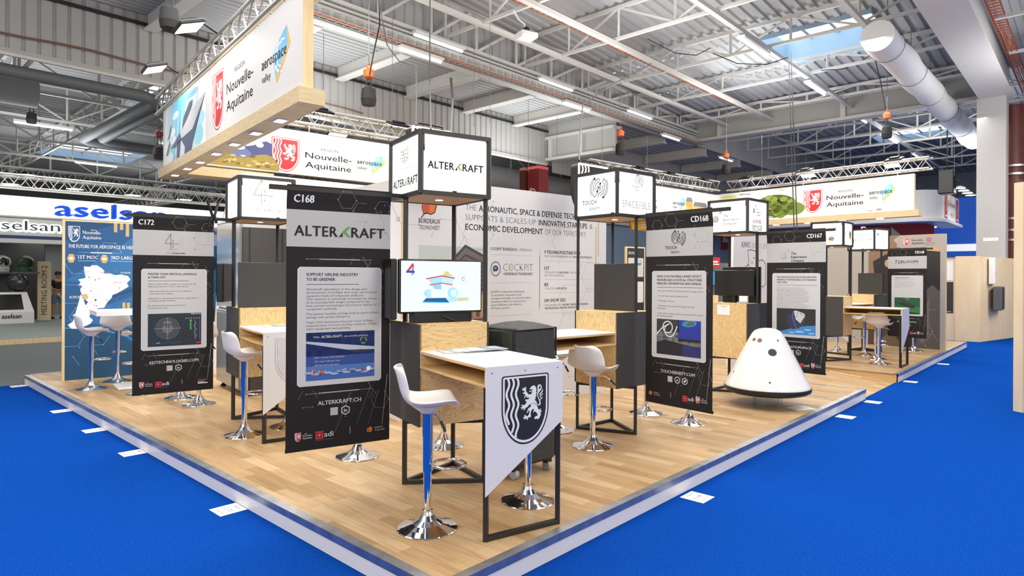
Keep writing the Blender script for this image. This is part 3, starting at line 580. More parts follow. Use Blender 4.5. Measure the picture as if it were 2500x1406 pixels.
for i, (x, y0, y1, d) in enumerate(((790, 85, 285, 13), (958, 40, 250, 13), (1157, 60, 310, 14), (1196, 60, 300, 14), (972, 190, 380, 14), (1290, 240, 420, 16), (1470, 280, 480, 16), (2062, 300, 420, 18), (1360, 280, 380, 17), (1860, 330, 450, 20), (1580, 330, 470, 18), (1245, 400, 440, 20), (2330, 330, 430, 20))):
    cable([(x, y0, d), (x, y1, d)], .006, 'thin steel suspension wire, %s' % ('first second third fourth fifth sixth seventh eighth ninth tenth eleventh twelfth thirteenth'.split()[i] + ' of the set, ' + ('over the lit cubes' if x < 1400 else 'over the far stands')), 'dgrey')
p = at(1285, 88, 14); t = thing('access_point', p, .5, 'white wireless access point box hanging from a roof truss', 'access point')
mb = MB(); mb.box((0, 0, 0), (.42, .36, .14), 'paintw', b=.03); mb.build('body', t)
mb = MB(); mb.tube([(0, 0, .07), (-.05, 0, .25), (-.2, 0, .33), (-.32, 0, .5)], .02, 'paintw', 6); mb.sphere((0, 0, .14), .07, 'blk', 10); mb.build('mount', t)

mb = MB(); mb.tube([(-8 + i * .6, 12.9, 6.22 + .03 * math.sin(i * 1.3)) for i in range(28)], .02, mat('cable_brown', '#7b5443', .6), 6); tag(hall(mb, 'wall_cable'), 'brown cable strung along the clad upper wall', 'cable')
# ================================================================== STAND PLATFORM
L1, L2, L3, VW = 8.03, 10.0, 17.48, 10.02
def slab(mb, u0, u1, v0, v1): mb.bx(u0, u1, v0, v1, CARPET, 0, 'plank')
mb = MB(); slab(mb, .05, L1, .05, VW); slab(mb, L2, L3, .05, VW); slab(mb, L1, L2, 1.35, VW)
mb.add([(L1, 0.02, CARPET + .005), (L2, 0.02, CARPET + .005), (L2, 1.35, 0), (L1, 1.35, 0)], [(0, 1, 2, 3)], 'plank')
struct(hall(mb, 'floor_platform'), 'raised platform floor of pale oak strips with a ramp opening')
def edge(pts, label, name='trim_platform'):
    mb = MB()
    for (a, b) in pts:
        a, b = Vector((*a, 0)), Vector((*b, 0)); d = (b - a).normalized(); n = Vector((d.y, -d.x, 0))   # outward
        q = lambda p, o, z: p + n * o + Vector((0, 0, z))
        mb.add([q(a, -.055, .003), q(b, -.055, .003), q(b, .012, .003), q(a, .012, .003)], [(0, 1, 2, 3)], 'alu')
        mb.add([q(a, .012, -.045), q(b, .012, -.045), q(b, .012, .003), q(a, .012, .003)], [(0, 1, 2, 3)], 'alu')
        mb.add([q(a, .006, CARPET), q(b, .006, CARPET), q(b, .006, -.04), q(a, .006, -.04)], [(0, 1, 2, 3)], 'white')
    return struct(hall(mb, name), label)
edge([((0, 0), (L1, 0))], 'aluminium nosing and white skirting of the platform along the label row aisle')
edge([((L2, 0), (L3, 0))], 'aluminium nosing and white skirting of the platform past the ramp')
edge([((0, VW), (0, 0))], 'aluminium nosing and white skirting of the platform along the other aisle')
edge([((L3, VW), (0, VW))], 'aluminium nosing at the back of the platform'); edge([((L3, 0), (L3, VW))], 'aluminium nosing at the end of the platform')
mb = MB()
for u, s in ((L1, 1), (L2, -1)):
    mb.add([(u + s * .002, .01, CARPET), (u + s * .002, 1.35, -.001), (u + s * .002, .01, 0)], [(0, 1, 2)], 'plyedge')
    mb.add([(u - .03, .0, .003), (u + .03, .0, .003), (u + .03, 1.35, .003), (u - .03, 1.35, .003)], [(0, 1, 2, 3)], 'alu')
struct(hall(mb, 'trim_ramp'), 'aluminium strips and oak cheeks beside the ramp')
# position labels on the carpet
def floor_label(u, v, side, code, label):
    mb = MB(); P = Print(); P.rect(0, 0, 20, 20, 'wht', 1)
    for y in (6.6, 13.3): P.line([(2, y), (18, y)], .15, 'inkl', 2)
    P.text('Hall 4', 10, 15.5, 2.4, 'inkg', 2, 'c', w=9); P.text(code, 10, 8.3, 3.6, 'ink', 2, 'c', w=11); P.text('SIAE FR', 10, 2.4, 2.3, 'inkg', 2, 'c', w=11)
    T = {0: ((0, -1, 0), (1, 0, 0)), 1: ((1, 0, 0), (0, 1, 0))}[side]
    if side == 0: P.put(mb, (u, v, CARPET + .001), (0, -1, 0), .01, yd=(1, 0, 0))
    else: P.put(mb, (u, v, CARPET + .001), (1, 0, 0), .01, yd=(0, 1, 0))
    tag(hall(mb, 'floor_label'), label, 'label', 'white position labels stuck on the carpet')
for i, (v, c) in enumerate(((2.37, 'C170'), (4.55, 'C171'), (5.86, 'C172'), (7.32, 'C173'), (9.95, 'C174'))):
    floor_label(-.21, v, 0, c, 'white square paper label on the carpet by the shadowed platform side, %s from the corner' % ords[i])
for i, (u, c) in enumerate(((2.45, 'C168'), (6.45, 'CD168'), (7.75, 'CD167'), (10.16, 'D168'), (13.2, 'DE168'))):
    floor_label(u, -.24, 1, c, 'white square paper label on the carpet by the ramp side, %s from the corner' % ords[i])

# ================================================================== DISPLAY COUNTERS
SQ, ZC0, ZC1, ZL0, ZL1, ZD, DL = .572, .497, 1.2455, 2.2026, 2.6675, 1.054, .9588
def counter(N, th, mir, label, prints, desk=True, desk_art=None, arm=1.0, ply='ply', group='display counters on the platform'):
    """near corner at the origin; p along the plywood face, q along the black face"""
    th = math.radians(th); t = thing('display_counter', (N[0], N[1], 0), PI / 2 - th, label, 'display counter', group)
    X = lambda p, q, z: (p, mir * q, z)
    def bx(mb, p0, p1, q0, q1, z0, z1, mt): mb.bx(min(p0, p1), max(p0, p1), min(mir * q0, mir * q1), max(mir * q0, mir * q1), z0, z1, mt)
    mb = MB(); bx(mb, 0, SQ, .012, SQ - .012, ZC0, ZC1, 'plyedge'); bx(mb, .012, SQ - .012, 0, .012, ZC0, ZC1, ply); bx(mb, .012, SQ - .012, SQ - .012, SQ, ZC0, ZC1, ply)
    bx(mb, .002, SQ - .002, .002, SQ - .002, ZC1, ZC1 + .002, ply); mb.build('cabinet', t)
    for p in (0, SQ):
        mb = MB(); bx(mb, p - .006 if p == 0 else p, p if p == 0 else p + .006, 0, SQ, ZC0, ZC1, 'char'); mb.build('side_panel', t)
    # three black posts in a triangle
    W = .03; A = (SQ - .016, .02); F = (SQ - .016, SQ - .016); Mi = (.012, SQ * .53); posts = (A, F, Mi)
    for (p, q) in posts:
        mb = MB(); mb.bar(X(p, q, 0), X(p, q, ZC0), W, 'black'); mb.build('leg', t)
        mb = MB(); mb.bar(X(p, q, ZC1), X(p, q, ZL0), W, 'black'); mb.build('post', t)
    for nm, z in (('base_frame', .016), ('carrier_frame', ZC0 - .016)):
        mb = MB()
        for i in range(3): mb.bar(X(*posts[i], z), X(*posts[(i + 1) % 3], z), W, 'black')
        mb.build(nm, t)
    # light cube
    mb = MB(); c = [(0, 0), (SQ, 0), (SQ, SQ), (0, SQ)]
    for i in range(4):
        a, b = c[i], c[(i + 1) % 4]
        mb.bar(X(*a, ZL0), X(*a, ZL1), .032, 'black')
        for z in (ZL0 + .008, ZL1 - .012): mb.bar(X(*a, z), X(*b, z), .032, 'black')
    mb.build('cube_frame', t)
    mb = MB(); bx(mb, .01, SQ - .01, .01, SQ - .01, ZL0 - .004, ZL0 + .008, 'ceilwood'); mb.build('soffit', t)
    s = bpy.data.objects[t.name].children[-1]
    mb = MB(); q = X(SQ / 2, SQ / 2, ZL0 - .008); mb.lathe([(.0, 0), (.028, 0), (.03, .004)], q, 'spot', 16); mb.build('downlight', s)
    mb = MB(); mb.lathe([(.03, .003), (.042, .003), (.044, .006)], q, 'alu', 16); mb.build('downlight_ring', s)
    l = bpy.data.lights.new('downlight_lamp', 'SPOT'); l.energy = 9; l.spot_size = 1.9; l.spot_blend = .6; l.color = (1, .9, .75); l.shadow_soft_size = .03
    lo = bpy.data.objects.new('downlight_lamp', l); COL.objects.link(lo); lo.location = Vector((N[0], N[1], ZL0 - .02)) + Matrix.Rotation(PI / 2 - th, 3, 'Z') @ Vector((q[0], q[1], 0))
    mb = MB(); bx(mb, .0, SQ, .0, SQ, ZL1 - .004, ZL1 + .002, 'blk'); mb.build('cube_lid', t)
    faces = {'ply': ((0, -.002), (SQ, -.002), (0, -1)), 'blk': ((-.002, 0), (-.002, SQ), (-1, 0)), 'ply2': ((0, SQ + .002), (SQ, SQ + .002), (0, 1)), 'blk2': ((SQ + .002, 0), (SQ + .002, SQ), (1, 0))}
    for k, (a, b, n) in faces.items():
        nn = Vector((n[0], mir * n[1], 0)); xd = Vector((0, 0, 1)).cross(nn)
        A_, B_ = Vector(X(*a, 0)), Vector(X(*b, 0))
        if (B_ - A_).dot(xd) < 0: A_, B_ = B_, A_
        mb = MB(); P = Print(); P.rect(3, 3.5, 54.2, 43.6, 'lbox', 0)
        if prints.get(k): P.sub(prints[k], 0, 0, 1)
        P.put(mb, A_ + Vector((0, 0, ZL0)), xd, .01); mb.build('lit_panel', t)
    # banner arm from the mid post
    if arm:
        mb = MB(); a = (Mi[0] - .02, Mi[1]); mb.bar(X(a[0] + .03, a[1], ZL0 + .005), X(a[0] - arm, a[1], ZL0 + .005), .032, 'black'); mb.build('banner_arm', t)
    if desk:
        mb = MB(); bx(mb, 0, SQ, -DL, 0, ZD - .006, ZD, 'white'); bx(mb, 0, SQ, -DL, 0, ZD - .022, ZD - .006, 'plyedge'); mb.build('desk_top', t)
        mb = MB(); bx(mb, 0, SQ, -DL, 0, ZD - .125, ZD - .107, 'plyedge'); mb.build('desk_shelf', t); mb = MB()
        bx(mb, SQ - .018, SQ, -DL, 0, ZD - .107, ZD - .022, 'ply'); bx(mb, .002, SQ, -DL + .0, -DL + .016, ZD - .107, ZD - .022, 'ply'); bx(mb, .002, SQ, -.016, 0, ZD - .107, ZD - .022, 'ply'); mb.build('shelf_cheeks', t)
        P = Print(); y0, y1 = .275, .675
        e = MB(); poly = [(0, y0), (SQ, y1), (SQ, ZD), (0, ZD)]; q0, q1 = -DL - .006, -DL
        for qq, fl in ((q0, 0), (q1, 1)): e.add([X(p, qq, z) for p, z in poly], [(0, 1, 2, 3)], 'white')
        for i in range(4): e.add([X(*(poly[i][0], q0), poly[i][1]), X(*(poly[(i + 1) % 4][0], q0), poly[(i + 1) % 4][1]), X(*(poly[(i + 1) % 4][0], q1), poly[(i + 1) % 4][1]), X(*(poly[i][0], q1), poly[i][1])], [(0, 1, 2, 3)], 'white')
        nn = Vector((0, -mir, 0)); xd = Vector((0, 0, 1)).cross(nn); org = X(0 if mir > 0 else SQ, q0 - .0005, 0)
        D = Print()
        if desk_art: D.sub(desk_art, 10.9, 55.7, 35, 30.5)
        for x in (4, 28, 53): D.ell(x, 101.5, .5, .5, 'inkg', 1, 10)
        D.put(e, org, xd, .01); e.build('end_panel', t)
        mb = MB()
        for p in (.018, SQ - .018): mb.bar(X(p, -DL + .02, 0), X(p, -DL + .02, ZD - .125), W, 'black')
        mb.bar(X(.018, -DL + .02, .016), X(SQ - .018, -DL + .02, .016), W, 'black'); mb.build('desk_leg_frame', t)
    return t
# cube artwork in centimetres, panel 57 x 46
def art(*it):
    p = Print()
    for f, x, y, k in it: p.sub(f, x, y, k)
    return p
pure = Print()
pure.text('Pure', 0, 30, 5, 'inkg', 2, w=9.5, bold=-.02); pure.text('Nat', 10, 30, 5, 'lime', 2, w=8.2, bold=-.02)
pure.line([(10, 26), (8.5, 24), (10, 21.5), (10.8, 19), (9.5, 16)], 1.1, 'lime')
for y, a, b in ((25, 3, 8), (22.8, 4, 8.5), (20.5, 3, 9), (18.4, 5, 9.4)): pure.line([(a, y), (b, y - .3)], .35, 'ink')
for y, a, b in ((25.4, 11, 15), (22.6, 11.5, 16), (19.8, 12, 16), (17.8, 11.6, 14.5)): pure.line([(a, y), (b, y)], .35, 'ink'); pure.arc(b, y + .8, .8, -90, 150, .35, 'ink', 2, 10)
a1 = Print(); a1.sub(pure, 16, 7.6, 1.12, 1.12); a1.line([(8, 22), (48, 22)], .2, 'inkg'); a1.sub(kraft_logo(), 5, 8.5, 8.8, 10)
a2 = Print(); a2.sub(kraft_logo(), 5.5, 19, 8.7, 9.2)
c1 = counter((-.6671, 4.6158), 57.74, 1, 'display counter with the black lion shield on its white desk panel', dict(blk=a1, ply=a2), desk_art=crest('ink', 'wht', 'ink'), arm=.98)
h1_ = Print(); h1_.text('HANDDLE', 6, 26, 7, 'ink', 2, w=46, bold=-.03); h1_.line([(10, 21), (44, 21)], .2, 'inkl'); h1_.text('H', 25, 10, 6, 'inkl', 2, bold=-.03); h1_.line([(22, 8), (34, 8)], .3, 'inkg')
f1_ = Print(); f1_.sub(four_logo(), 14, 16.5, 24, 24)
c2 = counter((-2.9135, 6.7785), 54.0, 1, 'display counter with engraved outline shield on its desk panel, beside the tall grey fridge', dict(blk=h1_, ply=f1_), desk_art=crest('wht', 'inkl', 'inkl', True), arm=1.02, ply='plyv')
t1_ = Print(); t1_.sub(touch_logo(), 9, 13.5, 15.5, 15.5)
t2_ = Print(); t2_.sub(touch_logo(), 21, 29.5, 8, 8); t2_.line([(10, 23.4), (46, 23.4)], .2, 'inkl'); t2_.text('SPACE\u039bBLE', 7.5, 9, 7.5, 'inkg', 2, w=43, bold=-.015)
c3 = counter((1.0291, 6.2357), -39.13, -1, 'display counter under the lit cube with a rounded antenna emblem', dict(ply=t1_, blk=t2_), arm=1.04, ply='plyv')
e1_ = Print(); e1_.sub(ball_logo(), 6, 15, 16.5, 16.5)
e2_ = Print(); e2_.sub(ball_logo(), 15, 26.5, 10, 12); e2_.line([(14, 22.5), (44, 22.5)], .2, 'inkl'); e2_.text('HYPR', 15, 13, 6, 'red', 2, w=24, bold=.01); e2_.text('SP\u039bCE', 13, 5.5, 6, 'ink', 2, w=28, bold=.01); e2_.line([(14, 4.5), (22, 4.2), (26, 3.0), (30, 4.2), (40, 4.5)], .8, 'ink')
c4 = counter((3.1563, 8.5201), -42.64, -1, 'display counter without a desk behind the white capsule model', dict(ply=e1_, blk=e2_), desk=False, arm=1.0, ply='plyv')
g1_ = Print(); g1_.text('ARMS', 30, 31, 4.5, 'ink', 2, w=17, sp=1.2); g1_.text('T', 20, 12, 6, 'inkl', 2); g1_.ell(36, 14, 5, 5, pmat('#2e74a8'), 2); g1_.poly([(31, 14), (36, 19.5), (42, 17), (36, 15.5)], 'yellow', 3); g1_.poly([(31, 11), (37, 12.8), (41, 15), (37, 9)], 'yellow', 3)
g2_ = Print(); g2_.text('ORAGO', 6, 20, 5, 'inkl', 2, w=24); g2_.ell(42, 22, 6, 8, 'ink', 2); g2_.ell(44, 20, 5, 6, 'yellow', 3); g2_.ell(44, 24, 4, 4, 'green', 4)
c5 = counter((6.23, 11.94), 43.0, 1, 'display counter with its desk along the platform edge past the ramp', dict(blk=g1_, ply=g2_), arm=0, ply='plyv')
b1_ = Print(); b1_.sub(bloom_logo(True), 4, 17.5, 9.3, 9.3)
b2_ = Print(); b2_.sub(bloom_logo(True), 10, 31, 6.6, 6); b2_.line([(12, 22), (44, 22)], .2, 'inkl'); b2_.line([(10, 9), (14, 17), (20, 9), (22, 14)], .5, 'inkg'); b2_.text('AirSens', 22, 9, 4, 'inkl', 2, w=26)
c6 = counter((7.76, 13.6), -32, -1, 'display counter in front of the dark photo wall', dict(ply=b1_, blk=b2_), arm=1.0)

# ================================================================== MONITORS
def monitor(loc, rz, w, h, label, art=None, dep=.045, stand=0, off='blk'):
    t = thing('monitor', loc, rz, label, 'TV', None); z0 = stand
    mb = MB(); mb.bx(-w / 2, w / 2, 0, dep, z0, z0 + h, 'blk', b=.008); mb.bx(-w * .3, w * .3, dep, dep + .03, z0 + h * .2, z0 + h * .8, 'blk'); mb.build('casing', t)
    mb = MB(); P = Print(); b = .014; P.rect(b, b, w - b, h - b, off if art is None else emat('#eaf6f8', .55), 0)
    if art: P.sub(art, b, b, (w - 2 * b) / 100, (h - 2 * b) / 57)
    P.put(mb, (-w / 2, -.001, z0), (1, 0, 0)); mb.build('screen', t)
    if stand:
        mb = MB(); mb.bx(-.03, .03, .01, .04, 0, z0 + .02, 'blk'); mb.bx(-w * .2, w * .2, -.03, .1, 0, .012, 'blk'); mb.build('foot', t)
    return t
sc = Print(); e = lambda h: emat(h, .55)
sc.poly([(6, 45), (13, 54), (15, 54), (15, 42), (13, 42), (13, 50), (9, 45)], e('#d0344a'), 1); sc.rect(6, 43.5, 16, 46, e('#2947b8'), 2); sc.rect(12, 40.5, 14.3, 50, e('#8cc7ea'), 1)
sc.poly([(50, 41), (55, 46.5), (64, 39.5), (50, 40.2)], e('#d9cf84'), 2); sc.poly([(33, 36.5), (49, 40.5), (49, 26), (37, 29)], e('#a7e0f4'), 1); sc.poly([(49, 40.5), (65, 37.5), (62, 29), (49, 32)], e('#bfe9f6'), 1)
sc.line([(30, 36.8), (49, 40.2), (66, 37.6)], 1.4, e('#d9455c'), 3); sc.line([(34, 29.8), (49, 32), (63, 30)], 1.2, e('#d9455c'), 3); sc.poly([(37, 29), (49, 31.5), (49, 24.5), (41, 25)], e('#8fd2ec'), 2)
sc.rect(36, 16, 60, 26, e('#dff4fb'), 1)
for x in range(37, 58, 3): sc.rect(x, 17, x + 2, 25, e('#f4fbfd'), 2)
sc.ell(32, 20.5, 4.5, 4, e('#a7dcf2'), 1); sc.rect(31, 15.5, 36, 25, e('#b7e3f4'), 2); sc.ell(63, 20.5, 6.5, 6.5, e('#aadff2'), 2); sc.ell(64.5, 20.5, 4, 4.5, e('#d9f2fa'), 3); sc.rect(67, 18.5, 72, 22.5, e('#b7e3f4'), 2); sc.ell(73, 20.5, 3, 3, e('#d9f2fa'), 3)
sc.poly([(26, 11), (30, 15), (54, 15), (59, 10)], e('#17609e'), 2); sc.line([(26, 10.4), (59, 9.6)], 1, e('#4ab6e0'), 3); sc.poly([(54, 15), (70, 15), (70, 11), (60, 10)], e('#b7e3f4'), 2); sc.poly([(70, 11), (84, 11.5), (83.5, 15), (70, 15)], e('#d5d3a0'), 2)
sc.arc(77, 37, 6, 40, 340, .25, e('#b8c8d0'), 2); sc.arc(77, 37, 2, 20, 330, .5, e('#2e5b93'), 2, 12)
def local(N, th, mir, p, q, z): th = math.radians(th); a = Vector((math.sin(th), math.cos(th), 0)); b = Vector((-a.y, a.x, 0)) * mir; return Vector((N[0], N[1], z)) + a * p + b * q
def ang(th): return PI / 2 - math.radians(th)
monitor(local((-.6671, 4.6158), 57.74, 1, .225, .10, ZC1 + .075), ang(57.74) - .035, .685, .405, 'switched-on TV showing a pale blue workshop drawing on the nearest counter', sc)
mb = MB(); mb.bx(-.25, .24, -.04, .06, 0, .085, 'blk', b=.006); mb.tube([(-.02, -.045, .05), (.05, -.06, .02), (.1, -.055, .005)], .006, 'blk', 6)
tag(mb.build('soundbar', None, local((-.6671, 4.6158), 57.74, 1, .25, .15, ZC1 + .002), ang(57.74)), 'low black box under the switched-on TV', 'soundbar')
monitor(local((-.6671, 4.6158), 57.74, 1, -.165, .47, ZC1 + .03), ang(57.74) - PI / 2, .66, .45, 'TV seen edge-on behind the switched-on one', None)
mb = MB(); mb.bx(-.28, .28, -.012, .0, 0, .49, 'char', b=.004); mb.bx(-.27, .27, 0, .04, .01, .48, 'blk')
m2 = mb.build('display_board', None, local((-2.9135, 6.7785), 54.0, 1, .275, .04, ZC1 + .002), ang(54.0) + .0); tag(m2, 'charcoal display board on the counter with the engraved shield desk', 'display board')
monitor(local((-2.9135, 6.7785), 54.0, 1, -.005, .42, ZC1 + .06), ang(54.0) - PI / 2 + PI - .5, .46, .42, 'black monitor seen from behind, over the counter edge beside the fridge', None, .07)
mb = MB(); mb.bx(-.285, .285, -.012, 0, 0, .49, 'char', b=.004); mb.bx(-.27, .27, 0, .04, .01, .48, 'blk')
tag(mb.build('display_board', None, local((1.0291, 6.2357), -39.13, -1, .295, .3, ZC1 + .002), ang(-39.13) + PI), 'charcoal display board on the counter under the antenna emblem cube', 'display board')
P4 = ((3.1563, 8.5201), -42.64, -1)
monitor(local(*P4, .31, .2, ZC1 + .002), ang(-42.64) + PI - .12, .62, .365, 'switched-off black monitor on the counter behind the capsule', None, .04, .09)
mb = MB(); mb.bx(-.29, .29, 0, .03, 0, .50, 'blk', b=.004); tag(mb.build('display_board', None, local(*P4, .26, .33, ZC1 + .002), ang(-42.64) + PI - .05), 'black board standing behind the switched-off monitor', 'display board')
mb = MB(); mb.box((0, 0, .05), (.09, .08, .1), 'pine'); tag(mb.build('wooden_block', None, local(*P4, .53, .07, ZC1 + .003), .3), 'small pale wooden block on the counter beside the switched-off monitor', 'block')
t = thing('card_holder', local(*P4, .1, .08, ZC1 + .003), ang(-42.64) + PI, 'small clear card holder with white cards on the counter behind the capsule', 'card holder')
mb = MB(); mb.box((0, .02, .05), (.13, .01, .1), 'panelg'); mb.box((0, -.01, .01), (.13, .06, .015), 'panelg'); mb.build('stand', t)
mb = MB(); mb.box((0, .008, .06), (.11, .008, .075), 'wht'); mb.build('cards', t)
mb = MB(); P = Print(); P.rect(0, 0, 19, 14, 'wht', 1)
for y, w in ((12, 12), (11.2, 5)): P.rect(9.5 - w / 2, y - .25, 9.5 + w / 2, y + .25, 'inkl', 2)
P.rect(8, 7.5, 11, 7.7, 'inkl', 2)
P.put(mb, local(*P4, .435, -.003, ZC1 - .165), -Vector((math.sin(math.radians(-42.64)), math.cos(math.radians(-42.64)), 0)), .01); tag(mb.build('paper_notice'), 'white paper notice taped to the plywood behind the capsule', 'notice')
mb = MB(); mb.bx(-.3, .0, -.012, 0, 0, .34, 'char'); mb.bx(-.28, -.02, 0, .04, .01, .33, 'blk'); tag(mb.build('display_board', None, local((6.23, 11.94), 43, 1, .02, .44, ZC1 + .002), ang(43) - PI / 2 + 1.1), 'dark display board on the counter past the ramp', 'display board')
mb = MB(); mb.bx(-.28, .28, -.012, 0, 0, .46, 'char'); mb.bx(-.27, .27, 0, .04, .01, .45, 'blk'); tag(mb.build('display_board', None, local((7.76, 13.6), -32, -1, .2, .22, ZC1 + .002), ang(-32) + PI - .1), 'dark display board on the counter before the photo wall', 'display board')
# brochures
def brochure(loc, rz, label, col='#cfd3d8', n=1):
    mb = MB(); mb.box((0, 0, .002), (.21, .297, .003), pmat(col)); P = Print(); P.rect(1, 1, 20, 17, pmat('#8a98a8'), 1); P.rect(1, 20, 14, 27, 'wht', 1); P.poly([(3, 3), (12, 14), (19, 5)], pmat('#b9c6d2'), 2); P.put(mb, (-.105, -.1485, .0036), (1, 0, 0), .01, yd=(0, 1, 0))
    tag(mb.build('brochure', None, loc, rz), label, 'brochure', 'brochures on the nearest desk')
N1 = ((-.6671, 4.6158), 57.74, 1)
for i, (p, q, r) in enumerate(((.24, -.17, 1.45), (.3, -.17, 1.5), (.36, -.18, 1.62), (.42, -.2, 1.52))):
    brochure(local(*N1, p, q, ZD + .001 + i * .0042), ang(57.74) + r, 'glossy brochure in the fanned stack on the nearest desk, %s from the bottom' % ords[i], ('#c9cdd2', '#b4bcc6', '#d8d6d0', '#c3ccd6')[i])
brochure(local((-2.9135, 6.7785), 54.0, 1, .3, -.2, ZD + .001), ang(54) + 1.5, 'glossy brochure lying on the desk with the engraved shield')

for N_, lab in (((-.52, 4.95), 'small white plastic feed clip on top of the nearest lit cube'), ((7.75, 14.0), 'small white plastic feed clip on top of the lit cube with the green square')):
    mb = MB(); mb.tube([(-.09, 0, .0), (-.06, 0, .035), (.02, 0, .045), (.08, 0, .03), (.1, 0, 0)], .012, 'paintw', 8); mb.box((-.02, 0, .035), (.12, .05, .02), 'paintw', b=.005); tag(mb.build('feed_clip', None, (*N_, ZL1 + .012), .6), lab, 'clip')
# ================================================================== HANGING BANNERS
def wrap(t, n):
    out = ['']
    for w in t.split():
        if len(out[-1]) + len(w) + 1 > n and out[-1]: out.append(w)
        else: out[-1] = (out[-1] + ' ' + w).strip()
    return out
def divider(p, y, x0, x1, flip=False):
    m = (x0 + x1) / 2; w = x1 - x0
    p.line([(x0, y), (x1, y)], .25, 'panelg', 2); a, b = (x0 + w * .22, x0 + w * .82); p.rect(a, y - .45, b, y + .45, 'panelg', 2)
    for x in (x0, x1): p.line([(x, y - .8), (x, y + .8)], .3, 'panelg', 2)
    p.line([(a - .6, y - 1.1), (a - 1.5, y), (a - .6, y + 1.1)], .3, 'panelg', 2)
def banner_art(code, logo, head, body, pic, url, icons, foot, right=False, bh=1.55, lead=3.3, H=245, ch=14):
    """100 x 245 units: code strip, logo panel, text card with picture, web address, partner logos"""
    p = Print(); Y = lambda f: H * (1 - f)
    p.rect(0, 0, 100, H, 'fabric', 0)
    if right: p.text(code, 94, Y(.064), 7.3, 'wht', 3, 'r', bold=.035, sx=.85)
    else: p.text(code, 6.5, Y(.064), 7.3, 'wht', 3, bold=.035, sx=.85)
    hx = 56 if not right else 40
    hexnet(p, [(hx, Y(.045)), (hx + 15, Y(.085))], 9, 'web', .3, True, 3, 1, .8)
    hexnet(p, [(hx + 30, Y(.055)), (hx - 22 if right else hx + 36, Y(.07))], 8, 'web', .3, True, 5, 1, .6)
    hexnet(p, [(68, Y(.30)), (84, Y(.32)), (20, Y(.81)), (60, Y(.86)), (74, Y(.80)), (90, Y(.84))], 9, 'web', .25, True, 8, 1, .55)
    for a, b, c, d, m_ in ((96, .41, 72, .28, 'webd'), (97, .74, 92, .94, 'web'), (80, .78, 66, .93, 'webd'), (60, .8, 45, .95, 'webd'), (88, .8, 78, .93, 'webd')): p.poly([(a, Y(b)), (a + .9, Y(b)), (c + .5, Y(d)), (c, Y(d))], m_, 1)
    for i in range(5): p.arc(103, Y(.5), 12 + i * 3.5, 120, 200, .4, 'webd', 1, 14, ry=20 + i * 6)
    p.rect(0, Y(.232), 100, Y(.092), 'panelg', 2); hexnet(p, [(84, Y(.13)), (90, Y(.2)), (70, Y(.16))], 10, 'cardg', .3, True, 4, 2, .6)
    p.sub(logo[0], logo[1], Y(logo[2]), logo[3], l=3)
    divider(p, Y(.278), 18, 80)
    p.rect(10, Y(.762), 91, Y(.308), 'wht', 2, 2.2); p.rect(10.6, Y(.7605), 90.4, Y(.3095), 'cardg', 3, 2)
    y = .342
    for t in head: p.text(t, 18, Y(y), 2.9, 'ink', 4, w=min(67, len(t) * 2.06), bold=.022); y += .0185
    y -= .004; p.line([(18, Y(y)), (18 + (68 if len(head) > 2 else 50), Y(y))], .45, 'ink', 4); y += .022
    for t in body:
        if t is None: y += .0065; continue
        p.text(t, 18, Y(y), bh, 'ink' if bh > 1.9 else 'inkg', 4, w=min(69, len(t) * bh * .69) if len(t) > 3 else None, bold=-.004); y += lead / H
    p.sub(pic, 18, Y(.742), .66, l=4)
    divider(p, Y(.792), 18, 80)
    p.text(url, 50, Y(.838), 4, 'wht', 3, 'c', w=min(66, len(url) * 3.2), bold=.02)
    n = len(icons); x = 50 - (n - 1) * 5.5
    for k in icons:
        if k == 'qr': p.rect(x - 3.6, Y(.882), x + 3.6, Y(.852), 'panelg', 3)
        else: hexsign(p, x, Y(.867), 4.2, k)
        x += 11
    p.line([(60 if not right else 40, Y(.962)), (60 if not right else 40, Y(.935))], .5, 'panelg', 3)
    for a, x, k in foot: p.sub(a, x, Y(.968), k, l=3)
    return p
FH = 245 * .742 * 0
def pic_frame(bg='#20242a'): p = Print(); p.rect(0, 0, 100, 68, pmat(bg), 1); return p
wing = pic_frame('#2b4a8f'); wing.rect(0, 34, 100, 68, pmat('#1c3273'), 1); wing.rect(0, 10, 100, 20, pmat('#4a76b4'), 2); wing.rect(0, 0, 100, 8, pmat('#3b62a4'), 2)
for x in range(4, 96, 9): wing.ell(x, 8 + (x * 7 % 5), 6, 1.6, pmat('#9fb4d2'), 3, 12)
wing.poly([(0, 56), (100, 44), (100, 40), (60, 41), (30, 47), (0, 53)], pmat('#b7bfcc'), 3); wing.poly([(60, 39), (78, 41), (92, 39.5), (84, 36.5), (70, 36)], pmat('#2a2f3a'), 3)
wing.text('With', 10, 60, 3, 'wht', 4, bold=.01); wing.sub(kraft_logo('wht', 'lime'), 21, 60, 5.6, l=3); wing.text(', one aircraft performs:', 52, 60, 3, 'wht', 4, w=38, bold=.01)
for i, t in enumerate(('. 293 t / annum CO2 reduction', '. 92 t less fuel per year', '. 650 kg extra pay load')): wing.text(t, 10, 31 - i * 5.4, 2.4, 'wht', 4, w=len(t) * 1.55, bold=.01)
for k in range(3): wing.arc(83, 54, 4.4, 100 + 120 * k, 190 + 120 * k, 2, 'green', 4, 8)
wing.sub(crest('red', 'wht', 'red', lion=False), 8, 8, 5, l=3); wing.sub(tech_logo(), 19, 8, 8, l=3); wing.sub(valley_logo(), 47, 9, 3.6, l=3); wing.text('AIRBUS', 60, 10, 3, 'navy', 4); wing.poly([(79, 8), (84, 8), (82, 15)], 'red', 4); wing.ell(91, 12, 3.4, 3.4, 'wht', 4)
radar = pic_frame('#22313c')
for r in (10, 13, 16, 19, 22): radar.arc(36, 37, r, 0, 360, .35, 'panelg', 2, 40)
